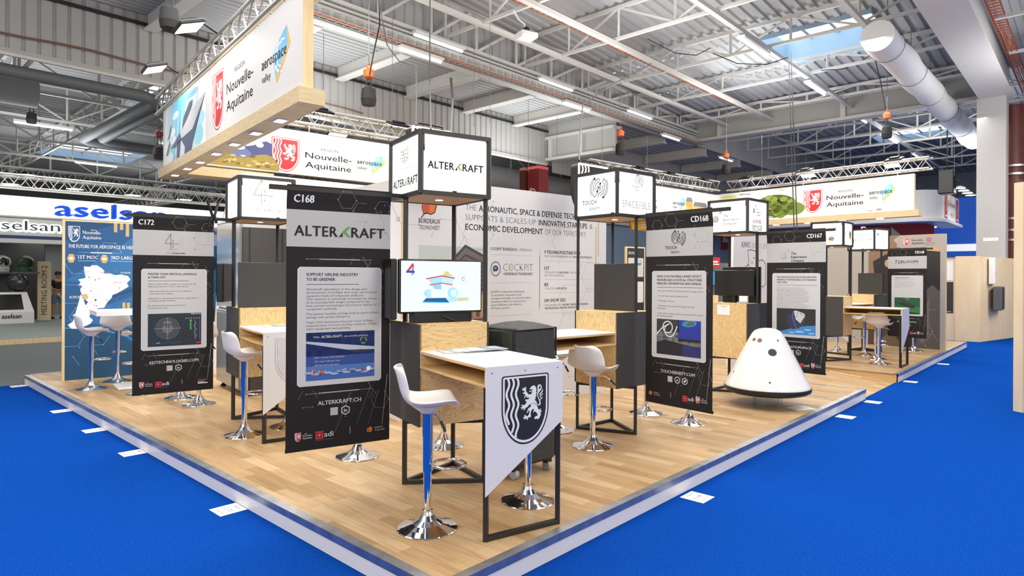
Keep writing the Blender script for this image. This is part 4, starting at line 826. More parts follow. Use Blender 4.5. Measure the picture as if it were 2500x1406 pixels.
radar.poly([(36, 37)] + [(36 + 16 * math.cos(a), 37 + 16 * math.sin(a)) for a in [PI / 2 + .6 - 1.2 * i / 8 for i in range(9)]], 'inkg', 2); radar.ell(36, 37, 10, 10, 'inkg', 2)
radar.line([(10, 37), (62, 37)], .3, 'panelg', 3); radar.line([(36, 14), (36, 60)], .3, 'panelg', 3)
for i in range(9): radar.ell(36, 16 + i * 5.2, .5, .5, 'wht', 4, 8); radar.ell(14 + i * 5.5, 37, .5, .5, 'wht', 4, 8); radar.ell(10 + i * 6, 6 + (i % 3), .5, .5, 'wht', 4, 8)
for i in range(6): radar.rect(78, 33 + i * 3.6, 81, 35.5 + i * 3.6, pmat('#53c24a') if i != 5 else pmat('#7be06a'), 3); radar.ell(71 + i * 5, 57, .9, .9, 'wht', 3, 8)
radar.rect(65, 17, 84, 30, pmat('#2e2b28'), 3); radar.line([(88, 12), (88, 54)], .6, 'inkl', 3); radar.line([(88, 14), (91, 20), (86, 26), (91, 33), (86, 40), (91, 48)], .5, 'panelg', 3); radar.line([(97, 12), (97, 54)], .3, 'inkl', 3)
radar.rect(90, 3, 100, 6, 'red', 3); radar.rect(80, 65, 89, 67, 'gold', 3); radar.rect(90, 65, 100, 67, pmat('#7ea6c8'), 3); radar.rect(15, 6, 22, 8, pmat('#6d9cc0'), 3)
sens = pic_frame('#2a2a2c'); sens.rect(0, 20, 100, 45, pmat('#b8b8b6'), 1); sens.rect(0, 44, 52, 68, pmat('#3a3a3c'), 2); sens.rect(50, 30, 100, 68, pmat('#2b3a9e'), 2); sens.rect(50, 28, 100, 33, pmat('#2a2622'), 3)
for r, c in ((15, '#3fa0d8'), (12, '#7fd08a'), (9, '#e8d84a'), (5.5, '#d8402c')): sens.geo([(75 + r * math.cos(a) + .3 * r * math.sin(a), 62 + r * .42 * math.sin(a)) for a in [2 * PI * i / 20 for i in range(20)]], [tuple(range(20))], pmat(c), 3)
sens.arc(26, 53, 11, 0, 360, 2, 'wht', 4, 30); sens.arc(31, 47, 12, 90, 360, 2, 'wht', 4, 24); sens.line([(0, 38), (12, 50), (22, 56)], 2, 'wht', 4); sens.line([(38, 38), (44, 46), (48, 56)], 2, 'wht', 4)
sens.poly([(0, 0), (0, 22), (20, 28), (100, 18), (100, 0)], pmat('#24242c'), 3); sens.poly([(60, 0), (60, 23), (100, 18), (100, 0)], pmat('#2e2f6a'), 4)
for i in range(14): sens.line([(i * 7, 0), (12 + i * 5.5, 25 - i * .6)], .3, 'inkg', 5)
caps = pic_frame('#2a2a2a'); caps.poly([(0, 0), (100, 0), (100, 26), (75, 24), (45, 18), (20, 10), (0, 4)], pmat('#3f86c4'), 2)
for x, y, r in ((60, 8, 12), (80, 14, 9), (40, 5, 8), (90, 5, 8)): caps.ell(x, y, r, r * .25, pmat('#8fc0e2'), 3, 14)
caps.poly([(28, 50), (45, 62), (62, 30), (52, 16), (40, 14), (30, 24)], pmat('#2c3358'), 3); caps.poly([(45, 62), (52, 63), (72, 56), (74, 50), (62, 30), (50, 40)], pmat('#c9c6c6'), 4); caps.poly([(62, 30), (74, 50), (76, 44), (70, 26), (56, 16), (52, 16)], pmat('#3a3c44'), 4); caps.line([(45, 62), (41, 46), (52, 16)], 2, pmat('#6a7088'), 5)
for x, y in ((55, 56), (63, 55), (68, 52), (53, 48)): caps.ell(x, y, 1.5, 1.1, 'ink', 5, 8)
laser = pic_frame('#1f5b35'); laser.rect(0, 0, 100, 30, pmat('#2f7a45'), 2)
laser.poly([(12, 54), (22, 62), (80, 38), (78, 24), (58, 26), (14, 44)], pmat('#2c2e2c'), 3); laser.poly([(22, 62), (12, 54), (58, 36), (80, 38)], pmat('#3d433f'), 4); laser.poly([(2, 6), (20, 14), (96, -2 + 6), (96, 0), (60, 0)], pmat('#232624'), 3)
laser.text('TANGOR', 42, 62, 3, 'wht', 4); laser.text('bloom', 16, 48, 3, 'panelg', 5); laser.text('high power laser', 46, 57, 1.8, 'panelg', 4)
tp = Print(); tp.text('TECHNOPOLE', 0, .45, .16, 'inkl', 3, w=1.2); tp.text('MARITIME', 0, .2, .16, 'wht', 3, w=.8, bold=.02); tp.rect(0, 0, 1.25, .14, 'wht', 3); tp.rect(0, .14, .6, .18, 'red', 3)
tb = Print(); tb.sub(tech_logo(), 0, 0, .8); tb.text('BORDEAUX', .85, .36, .16, 'panelg', 3, w=.85); tb.text('TECHNOWEST', .85, .1, .16, 'panelg', 3, w=1.05)
left_foot = [(mini_region(), 8, 9.5), (adi_logo(), 27, 12)]
right_foot = [(adi_logo(), 58, 11.5), (mini_region(), 77, 9.8)]
def banner(N, th, mir, t0, t1, art, label, H=1.86, w=.75):
    """fabric hanging from the counter's arm, rods top and bottom; x runs outward from the mid post"""
    a = Vector((math.sin(math.radians(th)), math.cos(math.radians(th)), 0)); b = Vector((-a.y, a.x, 0)) * mir
    Mi = Vector((N[0], N[1], 0)) + a * .012 + b * (SQ * .53)
    o = Mi - a * (t1 if mir > 0 else t0) ; xd = a if mir > 0 else -a
    wd = t1 - t0; t = thing('hanging_banner', o + Vector((0, 0, ZL0 + .03 - H)), math.atan2(xd.y, xd.x), label, 'banner', None)
    mb = MB()
    curve = lambda x, y: -Vector((0, 1, 0)) * ((.016 * math.sin(min(1, max(0, (y / H - .93) / .07)) * PI / 2)))
    k = wd / 100; ky = H / 245
    # fabric body with a slight belly, printed on the front
    n = 16; ys = [H * f for f in (0, .2, .4, .6, .8, .93, .945, .96, .98, 1)]
    vs = [Vector((wd * i / n, 0, y)) + curve(wd * i / n, y) for y in ys for i in range(n + 1)]
    fs = [(j * (n + 1) + i, j * (n + 1) + i + 1, (j + 1) * (n + 1) + i + 1, (j + 1) * (n + 1) + i) for j in range(len(ys) - 1) for i in range(n)]
    mb.add(vs, fs, 'fabric', True); mb.add([v + Vector((0, .002, 0)) for v in vs], [f[::-1] for f in fs], 'fabric', True)
    art.it = [x for x in art.it if not (x[3] == 0 and x[2] == 'fabric')]
    # large flat fields follow the belly: cut them into strips
    out = []
    for v2, f2, mt, l in art.it:
        if len(v2) <= 8 and len(f2) <= 6 and max(p[0] for p in v2) - min(p[0] for p in v2) > 30 and len(v2) in (4, 8):
            x0, x1 = min(p[0] for p in v2), max(p[0] for p in v2); y0, y1 = min(p[1] for p in v2), max(p[1] for p in v2); sq = len(v2) == 4 and all(min(abs(p[0] - x0), abs(p[0] - x1)) < 1e-6 and min(abs(p[1] - y0), abs(p[1] - y1)) < 1e-6 for p in v2)
            if sq or len(v2) == 8:
                g = 0 if sq else 2.2; m_ = 14; yy = [y0, y0 + g, y1 - g, y1] if g else [y0] + [y0 + (y1 - y0) * i / 4 for i in range(1, 4)] + [y1]; gv = []
                for j, y in enumerate(yy):
                    i_ = g if g and j in (0, 3) else 0
                    gv += [(x0 + i_ + (x1 - x0 - 2 * i_) * q / m_, y) for q in range(m_ + 1)]
                out.append((gv, [(j * (m_ + 1) + i, j * (m_ + 1) + i + 1, (j + 1) * (m_ + 1) + i + 1, (j + 1) * (m_ + 1) + i) for j in range(len(yy) - 1) for i in range(m_)], mt, l)); continue
        out.append((v2, f2, mt, l))
    art.it = out
    art.put(mb, (0, 0, 0), (1, 0, 0), k, ky, fn=lambda x, y: curve(x * k, y * ky), eps=.0005)
    mb.build('fabric', t)
    mb = MB(); mb.bx(.0, wd, .003, .02, -.012, .014, 'blk'); mb.build('bottom_rod', t)
    return t
kA = banner_art('C168', (kraft_logo(pmat('#33322f'), 'green'), 7, .190, 16.2), ('SUPPORT AIRLINE INDUSTRY', 'TO BE GREENER'),
    wrap('Alterkraft specializes in the design and', 60) + ['development of in-flight and cargo aeronautical', 'equipment made of honeycomb cardboard.', 'This material is extremely innovative by vertue', 'of its incomparable weight compared to the', 'best current technologies factored in carbon or', 'composite materials.', None, "The airlines' benefits are high both in terms of fuel", 'savings and carbon footprint.', None, 'Yield: 3.5% kerosene mass per hour of flight /', 'reduced mass Current turnkey solutions: inflight', 'cabin equipment and paneling.'],
    wing, 'ALTERKRAFT.CH', ('qr', 'in'), left_foot + [(tb, 76, 10)], bh=2.1, lead=3.08)
banner((-.6671, 4.6158), 57.74, 1, .125, .885, kA, 'black hanging banner headed C168 beside the nearest counter')
kB = banner_art('C172', (four_logo(), 38, .199, 20), ('MASTER YOUR VERTICAL LANDINGS', '& TAKE-OFF'), ['Tailor-made SHOL solution to maximise the', 'efficiency of your VTOL operations', None, None, '- Gain launch and recovery conditions', '- Increase air-safety', None, None, 'Adapted to sea-based & land air operations +', 'incoming urban mobility', None, None, 'Be airborne & operate while your', 'competitors can\u2019t'],
    radar, '432TECHNOLOGIES.COM', ('qr', 'in'), left_foot + [(tp, 80, 10)], bh=2.1, lead=3.3)
banner((-2.9135, 6.7785), 54.0, 1, .205, .965, kB, 'black hanging banner headed C172 before the blue map wall')
kC = banner_art('CD168', (touch_logo(pmat('#33322f')), 30, .196, 13.5), ('MAKE YOUR MATERIALS SMART-DETECT,', 'MEASURE AND LOCATE ALL STRUCTURES', 'PRESSURE, DEFORMATION AND DAMAGE'), ['- Structural Health Monitoring without using sensors', None, None, '- In real time, during exploitation', None, None, '- Minimally invasive', None, None, '- Adapted to all structures type, size and', 'topologies', None, None, '- Remotely, sending alerts to operators if critical', 'threshold exceeded'],
    sens, 'TOUCHSENSITY.COM', ('qr', 'in', 'bird'), [(tb, 5, 10)] + right_foot, True, 1.95, 3.2)
banner((1.0291, 6.2357), -39.13, -1, .13, .89, kC, 'black hanging banner headed CD168 with the rounded antenna emblem')
kD = banner_art('CD167', (ball_logo(), 24, .213, 19), ('WE DEMOCRATIZE SPACE EXPLORATION,', 'MAKING IT AFFORDABLE, SUSTAINABLE', 'AND OPEN.'), wrap("The Exploration Company's mission is to democratize space exploration, making it affordable, available, and sustainable. To realize this mission, The Exploration Company develops, manufactures, and operates Nyx, a modular and reusable orbital vehicle that can eventually be refueled in orbit and uses green propellants. The technical bricks of Nyx are built with open interfaces. They are available on a SpaceStore to enable space & non-space companies to use them and develop new applications. Nyx provides a wide scope of missions ranging from resupplying space-stations around the Earth and the Moon, free flying around Earth or landing on the Moon - and safely coming back on Earth. Nyx starts with flying cargo and has the potential to carry humans.", 48),
    caps, 'EXPLORATION.SPACE', ('qr', 'in'), right_foot, True, 1.75, 2.62)
banner((3.1563, 8.5201), -42.64, -1, .14, .91, kD, 'black hanging banner headed CD167 behind the capsule')
kE = banner_art('DE168', (bloom_logo(), 20, .178, 11), ('LASERS FOR INDUSTRY',), wrap('BLOOM LASERS manufactures high power, highly reliable, easy to use industrial lasers. From nanosecond to high repetition rate pulses, our lasers are engineered for demanding applications in micro machining, marking and lidar, with compact and rugged designs made in France for worldwide customers.', 50),
    laser, 'BLOOMLASERS.COM', ('qr', 'in'), right_foot, True, 1.6, 2.9)
banner((7.76, 13.6), -32, -1, .14, .91, kE, 'black hanging banner headed DE168 with a green picture')

# ================================================================== BAR STOOLS
_st = {}
def stool_parts():
    if _st: return _st
    prof = [(.205, -.022, .15), (.198, .002, .172), (.17, .014, .188), (.10, .012, .198), (.0, .0, .205), (-.08, .002, .205), (-.13, .026, .203), (-.157, .068, .2), (-.17, .115, .195), (-.18, .16, .185), (-.19, .2, .172), (-.2, .228, .145), (-.21, .242, .085)]
    n = 12; vs = []
    for i, (x, z, w) in enumerate(prof):
        bk = min(1, max(0, (z - .01) / .09)) if i > 4 else 0
        for j in range(n + 1):
            t = -1 + 2 * j / n; cu = abs(t) ** 2.6
            vs.append((x + bk * .05 * cu - (0.018 * cu if i < 2 else 0), w * t, z + (1 - bk) * (.045 * cu if 1 < i else .02 * cu)))
    fs = [(i * (n + 1) + j, i * (n + 1) + j + 1, (i + 1) * (n + 1) + j + 1, (i + 1) * (n + 1) + j) for i in range(len(prof) - 1) for j in range(n)]
    me = bpy.data.meshes.new('seat'); me.from_pydata(vs, [], fs); me.materials.append(M['shell']); me.polygons.foreach_set('use_smooth', [True] * len(fs)); _st['seat'] = me
    mk = lambda f, nm: (lambda mb: (f(mb), mb.build(nm))[1])(MB())
    def keep(nm, f): o = mk(f, nm); _st[nm] = o.data; bpy.data.objects.remove(o)
    keep('base', lambda m: m.lathe([(.0, 0), (.19, 0), (.192, .005), (.188, .009), (.14, .022), (.095, .036), (.06, .06), (.042, .09), (.034, .11), (.034, .12), (.026, .122)], (0, 0, 0), 'chrome', 48))
    keep('column', lambda m: m.lathe([(.026, .115), (.026, .45)], (0, 0, 0), 'chrome', 28))
    keep('sleeve', lambda m: m.lathe([(.0, .365), (.033, .365), (.033, .372), (.033, .745), (.02, .745)], (0, 0, 0), 'chrome', 28))
    keep('footrest', lambda m: m.tube([(.03, .03, .40)] + [(.135 - .105 * math.cos(a), .105 * math.sin(a), .40) for a in [.35 + (2 * PI - .7) * k / 22 for k in range(23)]] + [(.03, -.03, .40)], .0095, 'chrome', 10))
    keep('seat_plate', lambda m: (m.lathe([(.03, .728), (.05, .74), (.09, .77), (.11, .785), (.1, .79)], (0, 0, 0), 'shell', 20), m.tube([(.02, -.03, .735), (.05, -.10, .735), (.07, -.15, .70)], .006, 'chrome', 8), m.tube([(.068, -.145, .705), (.09, -.19, .655)], .009, 'blk', 8)))
    return _st
def stool(x, y, deg, h, label, group='white bar stools on the platform'):
    sp = stool_parts(); t = thing('bar_stool', (x, y, 0), math.radians(deg), label, 'bar stool', group); dz_ = h - .79
    for nm in ('base', 'column', 'footrest', 'sleeve', 'seat_plate', 'seat'):
        o = bpy.data.objects.new(nm, sp[nm]); COL.objects.link(o); o.parent = t
        if nm in ('sleeve', 'seat_plate', 'footrest'): o.location.z = dz_
        if nm == 'seat':
            o.location.z = h
            s = o.modifiers.new('shell', 'SOLIDIFY'); s.thickness = .012; s.offset = -1; s2 = o.modifiers.new('round', 'SUBSURF'); s2.levels = 1; s2.render_levels = 2
    return t
for a in ((-.53, 4.03, 12, .79, 'white bar stool standing side-on before the lion shield desk'), (.12, 4.53, 150, .79, 'white bar stool mostly hidden by the lion shield desk panel'),
          (-.64, 6.0, 200, .78, 'white bar stool whose chrome base shows behind the nearest counter legs'), (.77, 6.0, 52, .72, 'white bar stool seen from behind at the antenna emblem counter'),
          (.47, 6.62, 5, .77, 'white bar stool across the desk of the antenna emblem counter'), (1.58, 7.45, 200, .8, 'white bar stool behind the antenna emblem counter, only its column shows'),
          (1.95, 6.97, 150, .8, 'white bar stool whose base shows under the CD168 banner'), (-2.67, 6.35, 46, .80, 'white bar stool at the engraved shield desk'),
          (-1.36, 5.63, 120, .8, 'white bar stool whose base shows under the C168 banner'), (-3.87, 7.86, 120, .8, 'white bar stool under the C172 banner, nearer chrome base'), (-4.3, 8.25, 120, .8, 'white bar stool under the C172 banner, base behind the other'),
          (-5.86, 8.85, 45, .80, 'white bar stool at the white high table, on its open side'), (-5.9, 9.5, 110, .82, 'white bar stool at the white high table, against the map wall'), (-4.98, 8.55, 185, .8, 'white bar stool half hidden by the C172 banner at the high table'),
          (6.86, 11.85, 42, .73, 'white bar stool seen from behind at the desk past the ramp'), (7.2, 12.55, 28, .74, 'white bar stool across the desk past the ramp, behind the first'), (7.33, 13.2, 185, .76, 'white bar stool facing the plywood before the photo wall'),
          (7.1, 13.85, 150, .8, 'white bar stool whose base shows under the black cabinet past the ramp'), (8.86, 14.0, 150, .8, 'white bar stool at the foot of the dark photo wall'), (-2.36, 6.72, 160, .8, 'white bar stool tucked at the engraved shield desk beside the C168 banner')): stool(*a)
# high table by the map wall
t = thing('high_table', (-5.3, 9.15, 0), .69, 'white high table on a square column before the blue map wall', 'table')
mb = MB(); mb.prism([(x * 1 + .3 * sx, y + .05 * sy) for sx, sy, x, y in ((-1, -1, -.32, -.32), (1, -1, .32, -.32), (1, 1, .32, .32), (-1, 1, -.32, .32))], 1.04, 1.10, 'white'); mb.build('table_top', t)
mb = MB(); mb.bx(-.07, .07, -.07, .07, .03, 1.04, 'white'); mb.build('pillar', t)
mb = MB(); mb.bx(-.35, .35, -.25, .25, 0, .03, 'white', b=.01); mb.build('foot_plate', t)
brochure((-5.35, 9.15, 1.101), .9, 'glossy leaflet lying on the white high table')
# ================================================================== HUNG FASCIAS (frame turned 7 degrees from the platform)
DV = Vector((-.639, .769, 0)).normalized(); PV = Vector((.769, .639, 0)).normalized()
RP = math.atan2(PV.y, PV.x)                       # local x = PV, local y = DV
NE = Vector((-2.03, 6.02, 0)); COR = Vector((-5.66, 10.482, 0)); COR3 = Vector((7.0, 21.45, 0))
def obx(mb, o, x0, x1, y0, y1, z0, z1, mt):
    c = o + PV * ((x0 + x1) / 2) + DV * ((y0 + y1) / 2); mb.box((c.x, c.y, (z0 + z1) / 2), (abs(x1 - x0), abs(y1 - y0), abs(z1 - z0)), mt, RP)
BRD = '#f1f1f1'; M['board'] = mat('fascia_white', '#d3d2d1', .55)
rl = region_logo('red', 'wht', 'ink', 'red')
# --- fascia over the low aisle side
t = thing('hanging_fascia', (0, 0, 0), 0, 'white hung fascia printed with a fighter jet in a blue sky', 'fascia', None)
mb = MB(); obx(mb, NE, .06, .165, .06, 6.26, 3.40, 4.39, 'pine')
P = Print(); P.rect(0, 0, 6.2, .99, 'board', 0)
cols = ['#dfeaf0', '#b9ddec', '#94cde6', '#74bedf', '#62b0d6', '#6fb6d8', '#8cc3d8', '#a9ccd6', '#c3d6dc', '#d9e3e6', '#e8edee']
for i, c in enumerate(cols): P.poly([(.05 + i * .24, 0), (.32 + i * .24, 0), (.40 + i * .24 - .1, .5), (.46 + i * .24, .99), (.2 + i * .24, .99), (.13 + i * .24, .5)], pmat(c), 1)
for x, y, rx, ry, c in ((.9, .75, .22, .06, '#d5ebf3'), (.6, .5, .3, .09, '#e6f2f6'), (.75, .38, .2, .06, '#d9edf4'), (2.45, .42, .22, .1, '#a6dde6'), (2.35, .2, .25, .14, '#8fd3de'), (1.2, .15, .3, .1, '#e2f0f4'), (2.0, .88, .35, .05, '#5f9fbc'), (.3, .3, .22, .12, '#eef3f5'), (.4, .12, .35, .1, '#e6ecef')): P.ell(x, y, rx, ry, pmat(c), 2, 24)
P.poly([(.85, .0), (1.05, .3), (1.6, .55), (2.0, .66), (2.72, .74), (2.45, .55), (2.0, .2), (1.85, .0)], pmat('#b9b9bf'), 3); P.poly([(1.05, .3), (2.0, .35), (2.72, .74), (2.4, .48), (2.0, .12), (1.9, .0), (1.0, .0)], pmat('#37486a'), 4)
P.poly([(1.35, .45), (1.45, .62), (1.8, .78), (2.0, .78), (1.98, .7), (1.7, .56)], pmat('#4a4f5c'), 4); P.poly([(.6, .26), (1.2, .42), (1.35, .3), (.95, .24)], pmat('#3c4a68'), 4); P.poly([(1.2, .0), (1.3, .3), (1.55, .15), (1.5, 0)], pmat('#c8ccd6'), 5); P.line([(2.2, .7), (2.32, .9)], .03, pmat('#c8ccd6'), 4)
for x, y in ((.35, .45), (.25, .2)): P.poly([(x, y), (x + .25, y + .22), (x + .3, y + .12), (x + .15, y - .02)], pmat('#5d6a7c'), 4)
P.sub(rl, 3.02, .1, .78 if 0 else .80, .76); P.it = P.it; P.sub(valley_logo(), 5.03, .27, .285, .29)
P.put(mb, NE + PV * .06 + DV * 6.26 + Vector((0, 0, 3.40)), -DV, eps=.0006); mb.build('printed_board', t)
mb = MB(); obx(mb, NE, 0, .26, 0, 6.36, 3.25, 3.40, 'oakh'); k_ = mb.build('light_box_beam', t)
for i, y in enumerate((.85, 1.64, 2.46, 3.28, 4.12, 4.87, 5.71)):
    mb = MB(); obx(mb, NE, .07, .19, y - .09, y + .09, 3.238, 3.25, 'white'); obx(mb, NE, .085, .175, y - .07, y + .07, 3.236, 3.24, 'spot'); mb.build('spotlight', k_)
    l = bpy.data.lights.new('fascia_spot', 'SPOT'); l.energy = 55; l.spot_size = 1.9; l.spot_blend = .5; l.color = (1, .95, .85); l.shadow_soft_size = .06
    o = bpy.data.objects.new('fascia_spot', l); COL.objects.link(o); o.location = NE + PV * .13 + DV * y + Vector((0, 0, 3.22))
# --- back fascia, first length
t = thing('hanging_fascia', (0, 0, 0), 0, 'white hung fascia with a mountain print and big red shield behind the C168 banner', 'fascia', None)
mb = MB(); obx(mb, COR, .11, 5.2, 0, .1, 3.48, 4.30, 'pine'); P = Print(); P.rect(.1, 0, 5.2, .82, 'board', 0)
def ridge(x0, x1, ys, mt, l, base=.02): P.poly([(x0, base)] + [(x0 + (x1 - x0) * i / (len(ys) - 1), y) for i, y in enumerate(ys)] + [(x1, base)], mt, l)
ridge(.15, 1.78, [.3, .34, .42, .5, .58, .66, .6, .5, .46, .42, .41, .44, .5, .54, .5, .4], pmat('#434b7c'), 1); ridge(.5, 1.3, [.25, .4, .5, .55, .52, .4, .3], pmat('#626a96'), 2); ridge(.2, 1.8, [.12, .2, .26, .3, .31, .29, .24, .2, .19, .24, .28, .3, .27, .2], pmat('#94803a'), 3)
for i in range(60):
    r = random.Random(i + 50); x = .3 + r.random() * 1.4; P.ell(x, .05 + r.random() * .2, .05, .018, pmat(('#7f6b2a', '#b5a468', '#8a7a38', '#c2b68c')[i % 4]), 4, 8)
for x, y, rx in ((.95, .44, .12), (1.1, .38, .1), (.8, .4, .1), (1.45, .46, .07)): P.ell(x, y, rx, .05, pmat('#c3c6dc'), 3, 14)
P.sub(rl, 1.66, .03, .73, .62); P.sub(valley_logo(), 3.34, .22, .21, .21)
P.put(mb, COR + Vector((0, 0, 3.48)), PV, eps=.0006); mb.build('printed_board', t)
mb = MB(); obx(mb, COR, .21, 1.6, -.3, .1, 3.25, 3.40, 'oakh'); mb.build('light_box_beam', t)
# --- back fascia, second length
t = thing('hanging_fascia', (0, 0, 0), 0, 'white hung fascia with a row of historic houses behind the antenna emblem cube', 'fascia', None)
o3 = COR3 - PV * 6.0
mb = MB(); obx(mb, COR3, -6.0, 0, 0, .1, 3.40, 4.37, 'pine'); P = Print(); P.rect(0, 0, 6, .97, 'board', 0)
P.sub(rl, .9, .12, .8, .74); P.sub(valley_logo(), 3.4, .33, .235, .24)
for x, w, h, c in ((4.1, .35, .62, '#c88a3c'), (4.5, .75, .5, '#d69a45'), (5.3, .3, .42, '#9c9a98'), (5.62, .38, .36, '#d19246')):
    P.rect(x, .0, x + w, h, pmat(c), 1); P.poly([(x - .03, h), (x + .06, h + .14), (x + w - .06, h + .14), (x + w + .03, h)], pmat('#5f666e'), 2)
    for i in range(int(w / .12)):
        for j in range(3): P.rect(x + .04 + i * .12, .08 + j * .14, x + .1 + i * .12, .17 + j * .14, pmat('#f0c878'), 3)
P.poly([(5.26, .42), (5.45, .78), (5.64, .42)], pmat('#6d7278'), 3)
P.put(mb, o3 + Vector((0, 0, 3.40)), PV, eps=.0006); mb.build('printed_board', t)
# --- third fascia towards the ramp side
t = thing('hanging_fascia', (0, 0, 0), 0, 'white hung fascia printed with green treetops and a red shield above the photo wall', 'fascia', None)
mb = MB(); obx(mb, COR3, 0, .1, -5.84, .1, 3.42, 4.40, 'pine'); P = Print(); P.rect(0, 0, 5.84, .98, 'board', 0)
for i in range(44):
    r = random.Random(i + 9); x = 1.35 + r.random() * 1.25; y = .1 + r.random() * .62
    if (x - 1.95) ** 2 / .5 + (y - .42) ** 2 / .14 < 1: P.ell(x, y, .13, .08, pmat(('#4f6522', '#6b7f2b', '#3e521c', '#84933a')[i % 4]), 2 + i % 2, 14)
P.ell(1.95, .42, .72, .36, pmat('#4a5d22'), 1, 24); P.ell(2.55, .3, .35, .2, pmat('#6c8434'), 3, 18); P.ell(.35, .86, .3, .05, pmat('#b9c46a'), 1, 14); P.ell(1.0, .9, .3, .04, pmat('#8a8f8a'), 1, 14)
for i in range(30):
    r = random.Random(i + 90); P.ell(.3 + r.random() * 5.2, (.04 + .12 * r.random()) if i % 2 else (.82 + .1 * r.random()), .08 + .15 * r.random(), .015 + .03 * r.random(), pmat(('#d9d6da', '#cfcbd2', '#e4e2e4')[i % 3]), 1, 12)
P.sub(rl, 2.86, .13, .8, .70); P.sub(valley_logo(), 4.72, .36, .225, .26)
P.put(mb, COR3 + Vector((0, 0, 3.42)), -DV, eps=.0006); mb.build('printed_board', t)
mb = MB(); obx(mb, COR3, -.16, .16, -6.0, .1, 3.25, 3.42, 'oakh'); k_ = mb.build('light_box_beam', t)
for y in (-1, -2, -3, -4, -5):
    mb = MB(); obx(mb, COR3, -.06, .06, y - .08, y + .08, 3.236, 3.25, 'spot'); mb.build('spotlight', k_)
def hangers(t, o, dv, zs, z0, z1, off):
    for s_ in zs:
        mb = MB(); q = o + dv * s_; mb.bar((q.x + off.x, q.y + off.y, z0 - .05), (q.x + off.x, q.y + off.y, z1 + .02), .022, 'trussm'); mb.build('hanger', t)
# --- trusses
fs_ = [o for o in bpy.data.objects if o.name.startswith('hanging_fascia')]
hangers(fs_[0], NE, DV, (.5, 2.2, 3.9, 5.7), 4.39, 4.5, PV * .18); hangers(fs_[1], COR, PV, (.7, 2.4, 4.9), 4.3, 4.48, DV * .11); hangers(fs_[2], COR3, PV, (-5.6, -3, -.6), 4.37, 4.55, DV * .11); hangers(fs_[3], COR3, -DV, (.7, 2.8, 5.4), 4.4, 4.55, PV * .11)
def truss(o, dv, L, z, label, w=.29, r=.03):
    t = thing('lighting_truss', (0, 0, 0), 0, label, 'truss', None); sv = Vector((-dv.y, dv.x, 0)); c = []
    for a, b in ((-1, 0), (1, 0), (1, 1), (-1, 1)):
        s = o + sv * (a * w / 2) + Vector((0, 0, z + b * w)); c.append(s); mb = MB(); mb.tube([s, s + dv * L], r, 'trussm', 10); mb.build('chord', t)
    mb = MB(); n = int(L / .42)
    for f in range(4):
        p, q = c[f], c[(f + 1) % 4]
        for i in range(n):
            a, b = p + dv * (L * i / n), q + dv * (L * (i + .5) / n); e_ = p + dv * (L * (i + 1) / n)
            mb.tube([a, b, e_], .0125, 'trussm', 5, cap=False)
    mb.build('bracing', t); return t
truss(NE + PV * .2 - DV * 1.2, DV, 8.0, 4.45, 'square aluminium truss above the jet fascia')
truss(COR + DV * .02 + PV * .4, PV, 5.3, 4.43, 'square aluminium truss above the mountain fascia')
truss(COR3 + DV * .02 - PV * 6.5, PV, 6.3, 4.50, 'square aluminium truss above the historic houses fascia')
truss(COR3 + PV * .1 - DV * .3, -DV, 5.9, 4.50, 'square aluminium truss above the treetop fascia')
def flood(p, yaw, label, pw=110, sz=.42, tilt=.35, grp='floodlights on the trusses'):
    t = thing('floodlight', p, yaw, label, 'floodlight', grp)
    R = Matrix.Rotation(tilt, 4, 'X')
    mb = MB(); mb.T = R; mb.box((0, 0, .03), (sz, sz * .72, .05), 'blk', b=.012); mb.box((0, 0, .07), (sz * .5, sz * .4, .05), 'blk'); mb.build('housing', t)
    mb = MB(); mb.T = R; mb.box((0, 0, .003), (sz * .9, sz * .62, .006), 'lamp'); mb.build('lens', t)
    mb = MB(); mb.tube([(0, .0, .06), (0, .16, .1), (0, .32, .02)], .015, 'blk', 6); mb.build('bracket', t)
    l = bpy.data.lights.new('flood_lamp', 'AREA'); l.energy = pw; l.size = sz * .9; l.shape = 'RECTANGLE'; l.size_y = sz * .6; l.color = (1, .96, .88); l.spread = 2.6
    o = bpy.data.objects.new('flood_lamp', l); COL.objects.link(o); o.location = Vector(p) + Matrix.Rotation(yaw, 3, 'Z') @ Vector((0, -.01, -.02)); o.rotation_euler = (tilt, 0, yaw)
yP = math.atan2(-DV.x, DV.y)      # yaw whose local +y points along DV
for i, s in enumerate((2.65, 4.73)): flood(NE - PV * .35 + DV * s + Vector((0, 0, 4.64)), math.atan2(-PV.x, PV.y), ('brighter floodlight above the jet fascia, beside a hoist bag', 'floodlight above the far end of the jet fascia')[i], 10)
for i, s in enumerate((2.37, 3.98)): flood(COR + PV * s - DV * .5 + Vector((0, 0, 4.58)), yP, ('floodlight above the red shield of the mountain fascia', 'floodlight above the mountain fascia beside the nearest lit cube')[i], 6)
for i, s in enumerate((1.4, 3.2)): flood(COR + PV * s + DV * .5 + Vector((0, 0, 4.5)), yP + PI, 'floodlight behind the mountain fascia, %s along the truss' % ords[i], 7)
for i, (px, py) in enumerate(((1562, 416), (1637, 427), (1720, 441))):
    s = (Vector(((3.636, 18.135, 0), (4.744, 19.055, 0), (6.108, 20.189, 0))[i]) - COR3).dot(PV); flood(COR3 + PV * s - DV * .4 + Vector((0, 0, 4.66)), yP, 'floodlight above the historic houses fascia, %s from the antenna cube' % ords[i], 7)
for i, s in enumerate((.3, 1.9, 2.2, 4.25, 4.6)): flood(COR3 - PV * (.4 if i % 2 == 0 else -.4) - DV * (.9 + s) + Vector((0, 0, 4.75)), math.atan2(-PV.x, PV.y) + (PI if i % 2 else 0), 'floodlight above the treetop fascia, %s from the inner corner' % ords[i], 7)
